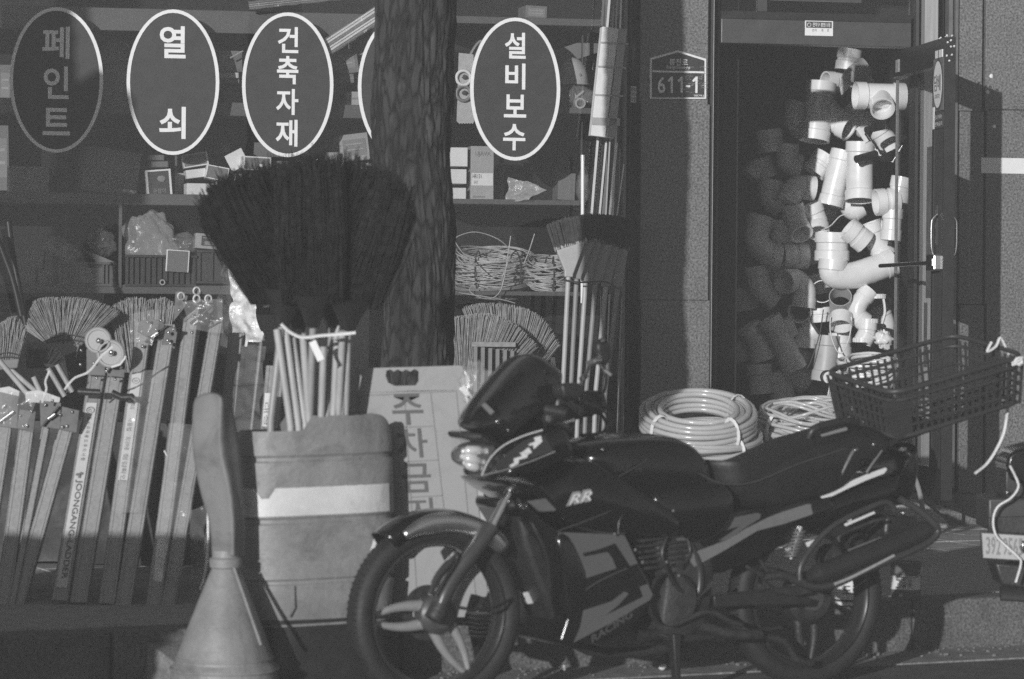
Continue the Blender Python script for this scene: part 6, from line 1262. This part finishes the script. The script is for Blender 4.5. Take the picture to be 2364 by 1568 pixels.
# shock, swing arm, guards, silencer
m = MB(); a, b = BK.pt(*z2(735, 1030), -.13), BK.pt(*z2(775, 905), -.13); m.tube([a.lerp(b, k / 60) + V((math.cos(k * .9) * .02, math.sin(k * .9) * .02, 0)) for k in range(61)], .004, 6); part('shock_spring', m, alu_d, mc, sm=60); btube('shock_rod', [(735, 1040, -.13), (780, 895, -.13)], .011, steel, z2)
slant('shock_lettering', 'NH', 712, 1004, R(8), .02, .012, -.155, offwhite, .01, .1, z2); bslab('shock_reflector', [(805, 965), (858, 945), (840, 968), (815, 985)], -.15, -.14, offwhite, .001, px=z2)
bslab('swing_arm', [(330, 1215), (420, 1195), (700, 1165), (830, 1150), (835, 1190), (700, 1215), (420, 1250), (340, 1260)], -.10, -.07, engine, .006, px=z2); bslab('chain_guard', [(395, 1200), (640, 1180), (830, 1210), (820, 1240), (560, 1245), (400, 1250)], -.12, -.1, blackpl, .005, px=z2)
btube('guard_bar', [(775, 1130, -.2), (782, 1060, -.2), (850, 960, -.2), (935, 882, -.2), (1060, 820, -.2), (1158, 785, -.2), (1195, 825, -.2)], .0095, M('guard_grey', .06, .35, metal=.4), z2, 10)
btube('guard_bar', [(775, 1130, -.2), (830, 1160, -.2), (930, 1150, -.2), (1060, 1090, -.2), (1250, 1010, -.2), (1350, 960, -.2), (1386, 915, -.2), (1370, 880, -.2), (1300, 820, -.18), (1215, 770, -.16)], .012, M('guard_grey', .06, .35, metal=.4), z2, 10)
btube('silencer', [(800, 1125, -.17), (900, 1090, -.17), (1100, 1010, -.17), (1290, 930, -.17), (1360, 890, -.17)], [.022, .034, .036, .034, .028], M('silencer_grey', .035, .35, metal=.4), z2, 18)
btube('silencer_trim', [(930, 1148, -.213), (1000, 1120, -.213), (1090, 1075, -.213), (1192, 1022, -.213)], .0055, alu, z2, 8); bslab('heat_strip', [(975, 882), (1106, 826), (1110, 836), (980, 892)], -.212, -.205, offwhite, .001, px=z2)
btube('luggage_bar', [(950, 960, -.16), (960, 930, -.16), (1100, 870, -.16), (1150, 860, -.16)], .006, engine, z2, 8); btube('luggage_bar', [(990, 1000, -.16), (1120, 950, -.16), (1160, 945, -.16)], .005, alu_d, z2, 8)
c = BK.pt(*z2(898, 1030), -.12); part('axle_cap', MB().lathe([(0, -.02), (.035, -.02), (.045, 0), (.045, .02)], c, 30, RX), engine, mc, sm=35)
bslab('number_box', [(1160, 840), (1290, 850), (1340, 900), (1320, 960), (1200, 990), (1150, 930)], -.1, .1, blackpl, .015, px=z2)
c = BK.pt(*z2(1232, 833), -.16); part('indicator_glint', MB().blob(c, .012, .012, .009, 2, .1, 10, 8), chrome, mc, sm=60)
bslab('rear_mudguard', [(1130, 860), (1230, 850), (1260, 900), (1200, 1010), (1120, 1040)], -.06, .06, blackpl, .012, px=z2)
# pegs, pedals, stands
for pts, r_, mt in (([(320, 1210, -.14), (395, 1140, -.2)], .006, chrome), ([(600, 1040, -.15), (630, 1090, -.15)], .007, engine), ([(540, 1070, -.15), (610, 1110, -.15)], .007, engine), ([(610, 1120, -.13), (700, 1110, -.14), (800, 1150, -.15), (840, 1160, -.15)], .014, engine), ([(240, 1320, -.15), (370, 1270, -.16), (460, 1310, -.16), (520, 1330, -.16)], .009, engine), ([(330, 1330, -.12), (480, 1370, -.13), (600, 1370, -.13)], .018, engine),
        ([(560, 1375, -.1), (700, 1400, -.1), (760, 1480, -.1), (830, 1500, -.1)], .012, engine), ([(590, 1355, -.1), (690, 1340, -.1)], .008, blackpl), ([(250, 900, -.12), (330, 1080, -.13), (310, 1240, -.13), (220, 1330, -.13)], .014, M('frame_paint', .03, .35)), ([(70, 1380, -.1), (240, 1365, -.1), (430, 1385, -.1)], .02, blackpl)):
    btube('foot_linkage', pts, r_, mt, z2, 8)
bslab('side_stand', [(215, 1370), (250, 1370), (246, 1480), (252, 1568), (228, 1568), (222, 1480)], -.16, -.13, blackpl, .004, px=z2); bslab('stand_bracket', [(160, 1370), (420, 1368), (400, 1400), (280, 1410), (240, 1430), (200, 1405)], -.13, .1, blackpl, .01, px=z2)
bslab('fork_plate', [(850, 1172), (905, 1165), (958, 1175), (950, 1215), (880, 1225)], -.0, .03, M('bright_bracket', .6, .4), .003, px=z1)
bslab('front_frame', [(820, 760), (900, 780), (940, 900), (1000, 1100), (1060, 1300), (1010, 1330), (930, 1150), (860, 960)], -.09, .09, blackpl, .02, px=z1)
# ================================================================== crate on the rear carrier
A0 = BK.pt(*z2(950, 190), .18); B0 = BK.pt(*z2(1188, 302), -.20); L_, Wd_, H_ = .54, .38, .165
ex = V((math.cos(R(13)), 0, math.sin(R(13)))); ey = V((0, 1, .16)).normalized(); ez = ex.cross(ey).normalized()
oB = B0 - ez * H_
ck = thing('basket_crate', 'dark plastic lattice basket tied on the motorcycle carrier', 'basket', BK, oB)
TP = .016
def cp(a, b, h): # a along, b across 0..Wd, h height; slight taper to the bottom
    k = TP * (1 - h / H_); return oB + ex * (a * (L_ - 2 * k) / L_ + k) + ey * (b * (Wd_ - 2 * k) / Wd_ + k) + ez * h
def side(pts_of, n, rows):
    m = MB()
    for i in range(n + 1): m.beam(pts_of(i / n, 0), pts_of(i / n, H_ - .012), .008, .006, ex if pts_of is sN or pts_of is sF else ey)
    part('slat', m, crate_dk, ck, kind='stuff'); 
    for r_ in rows: m = MB(); m.tube([pts_of(k / 8, r_ * H_) for k in range(9)], .0045, 6); part('rail', m, crate_dk, ck, sm=60)
sN = lambda f, h: cp(f * L_, 0, h); sF = lambda f, h: cp(f * L_, Wd_, h); sL = lambda f, h: cp(0, f * Wd_, h); sR = lambda f, h: cp(L_, f * Wd_, h)
for s_, n in ((sN, 18), (sF, 18), (sL, 12), (sR, 12)): side(s_, n, (.22, .42, .62, .8))
def rr_(h, e=.0, r=.05):
    P_ = []
    for (cx_, cy_, a0) in ((L_ - r, r, -PI / 2), (L_ - r, Wd_ - r, 0), (r, Wd_ - r, PI / 2), (r, r, PI)):
        for k in range(5): a = a0 + PI / 2 * k / 4; P_.append(cp(cx_ + (r + e) * math.cos(a), cy_ + (r + e) * math.sin(a), h))
    return P_
m = MB().tube(rr_(H_, .006), .0095, 8, True, flat=.8); part('rim', m, crate_dk, ck, sm=60); m = MB().tube(rr_(H_ - .032, .004), .006, 8, True); part('lower_rim', m, crate_dk, ck, sm=60); m = MB().tube(rr_(.004), .008, 8, True); part('foot_rim', m, crate_dk, ck, sm=60)
m = MB()
for i in range(13): m.beam(cp(L_ * i / 12, 0, .003), cp(L_ * i / 12, Wd_, .003), .006, .005)
for i in range(9): m.beam(cp(0, Wd_ * i / 8, .003), cp(L_, Wd_ * i / 8, .003), .006, .005, (0, 0, 1))
part('floor_grid', m, crate_dk, ck, kind='stuff')
m = MB()
for a, b in ((.0, .0), (.0, 1)):
    p0, p1 = cp(.03, b * Wd_, .004), cp(.03, b * Wd_, H_ - .03); m.beam(p0, p1, .05, .005, ex)
m.beam(cp(.0, .035, .004), cp(0, .035, H_ - .03), .05, .005, ey); part('corner_panel', m, crate_dk, ck, kind='stuff')
m = MB(); m.beam(cp(L_ * .42, .14, -.03), cp(L_ * .9, .14, -.03), .03, .012, (0, 1, 0)); m.beam(cp(-.05, .16, -.04), cp(L_ * .5, .16, -.03), .2, .015, (0, 1, 0)); part('carrier_plate', m, blackpl, ck)
m = MB(); cN = cp(L_ * .93, -.006, H_)
for k in range(6): a0 = rnd.uniform(0, 6); m.tube(smooth_path([cN + V((.013 * math.cos(a0 + q * 1.3), -.012 + .013 * math.sin(a0 + q), .013 * math.sin(a0 * 2 + q * 1.7) - .01)) for q in range(6)], 4), .0045, 6)
solo('cord_knot', 'knotted white cord tied to the right end of the basket', 'cord knot', m, ropem, BK, sm=60, kind=None)
m = MB().tube(smooth_path([BK.pt(x, y, -.1) for x, y in ((2290, 790), (2280, 812), (2300, 800), (2310, 780), (2322, 800), (2330, 818))], 5), .005, 6); solo('cord', 'white cord looped over the basket rim', 'cord', m, ropem, BK, sm=60)
m = MB().tube(smooth_path([BK.pt(x, y, -.1) for x, y in ((2330, 925), (2325, 960), (2318, 1000), (2300, 1040), (2278, 1072), (2252, 1093))], 6), .0055, 6); solo('cord', 'loose white cord end hanging below the basket', 'cord', m, ropem, BK, sm=60)
# ================================================================== second motorcycle at the right edge
D2 = 10.6; sc2 = thing('parked_scooter', 'rear end of a second motorcycle with a number plate, cut off by the right edge', 'motorcycle', W, (W.pt(2420, 1400, D2).x, D2, KZ))
def wq(pts, d): return [(lambda q: (q.x, q.z))(W.pt(x, y, d)) for x, y in pts]
def wslab(name, pts, d0_, d1_, mat, bev=.006): m = MB().prism(wq(pts, d0_), d0_, d1_); return part(name, m, mat, sc2, bev=bev, seg=3, sm=35)
wslab('tail_cowl', [(2324, 1075), (2328, 1052), (2345, 1040), (2390, 1028), (2470, 1020), (2470, 1110), (2400, 1130), (2334, 1108)], D2 - .02, D2 + .24, paint, .012)
wslab('under_tail', [(2322, 1085), (2400, 1110), (2420, 1150), (2322, 1150)], D2, D2 + .2, blackpl); wslab('tail_box', [(2281, 1150), (2420, 1150), (2420, 1225), (2281, 1225)], D2 - .03, D2 + .25, M('box_grey', .035, .4), .01)
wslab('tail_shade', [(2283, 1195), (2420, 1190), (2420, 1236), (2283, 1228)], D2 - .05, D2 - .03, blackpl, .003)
wslab('fender', [(2296, 1298), (2420, 1310), (2420, 1368), (2312, 1352)], D2, D2 + .18, blackpl, .01)
wslab('plate_backing', [(2264, 1226), (2420, 1236), (2420, 1302), (2268, 1292)], D2 - .07, D2 - .055, blackpl, .003); wslab('number_plate', [(2268, 1231), (2420, 1240), (2420, 1297), (2271, 1288)], D2 - .076, D2 - .0705, M('plate_white', .42, .5), .001)
m = MB()
for ch, x0, x1 in (('3', 2277, 2286), ('9', 2289, 2298), ('2', 2301, 2310), ('9', 2316, 2326), ('5', 2328, 2338), ('6', 2340, 2350), ('5', 2352, 2361)):
    p = W.pt(x0, 1279 + (x0 - 2270) * .05, D2 - .0785); m.text(ch, p, (1, 0, -.05), (0, 0, 1), (x1 - x0) * D2 / F, 40 * D2 / F, .012)
part('plate_lettering', m, greyink, sc2, kind='stuff')
m = MB().tube([W.pt(2310, 1370, D2 + .0), W.pt(2440, 1378, D2)], .03, 14, flat=.5); part('rear_bumper', m, rubber, sc2, sm=50)
c = W.pt(2500, 1330, D2 + .1); m = MB().lathe([(.20, -.04), (.26, -.045), (.275, 0), (.26, .045), (.20, .04)], V((c.x, c.y, KZ + .275)), 48, RX); part('rear_tyre', m, rubber, sc2, sm=50)
m = MB().blob(W.pt(2326, 1137, D2 - .03), .008, .006, .008, 1, 0, 8, 6); part('bolt_head', m, chrome, sc2, sm=60)
m = MB().blob(W.pt(2362, 1262, D2 - .09), .012, .01, .02, 3, .3, 10, 8); part('plate_bolt', m, chrome, sc2, sm=60)
m = MB().tube(smooth_path([W.pt(x, y, D2 - .1) for x, y in ((2332, 1075), (2345, 1100), (2352, 1125), (2335, 1150), (2305, 1170), (2294, 1200), (2300, 1235), (2325, 1262), (2350, 1285), (2358, 1300), (2346, 1345))], 6), .005, 6); solo('cord', 'white cord dangling in a curve over the number plate', 'cord', m, ropem, sm=60)
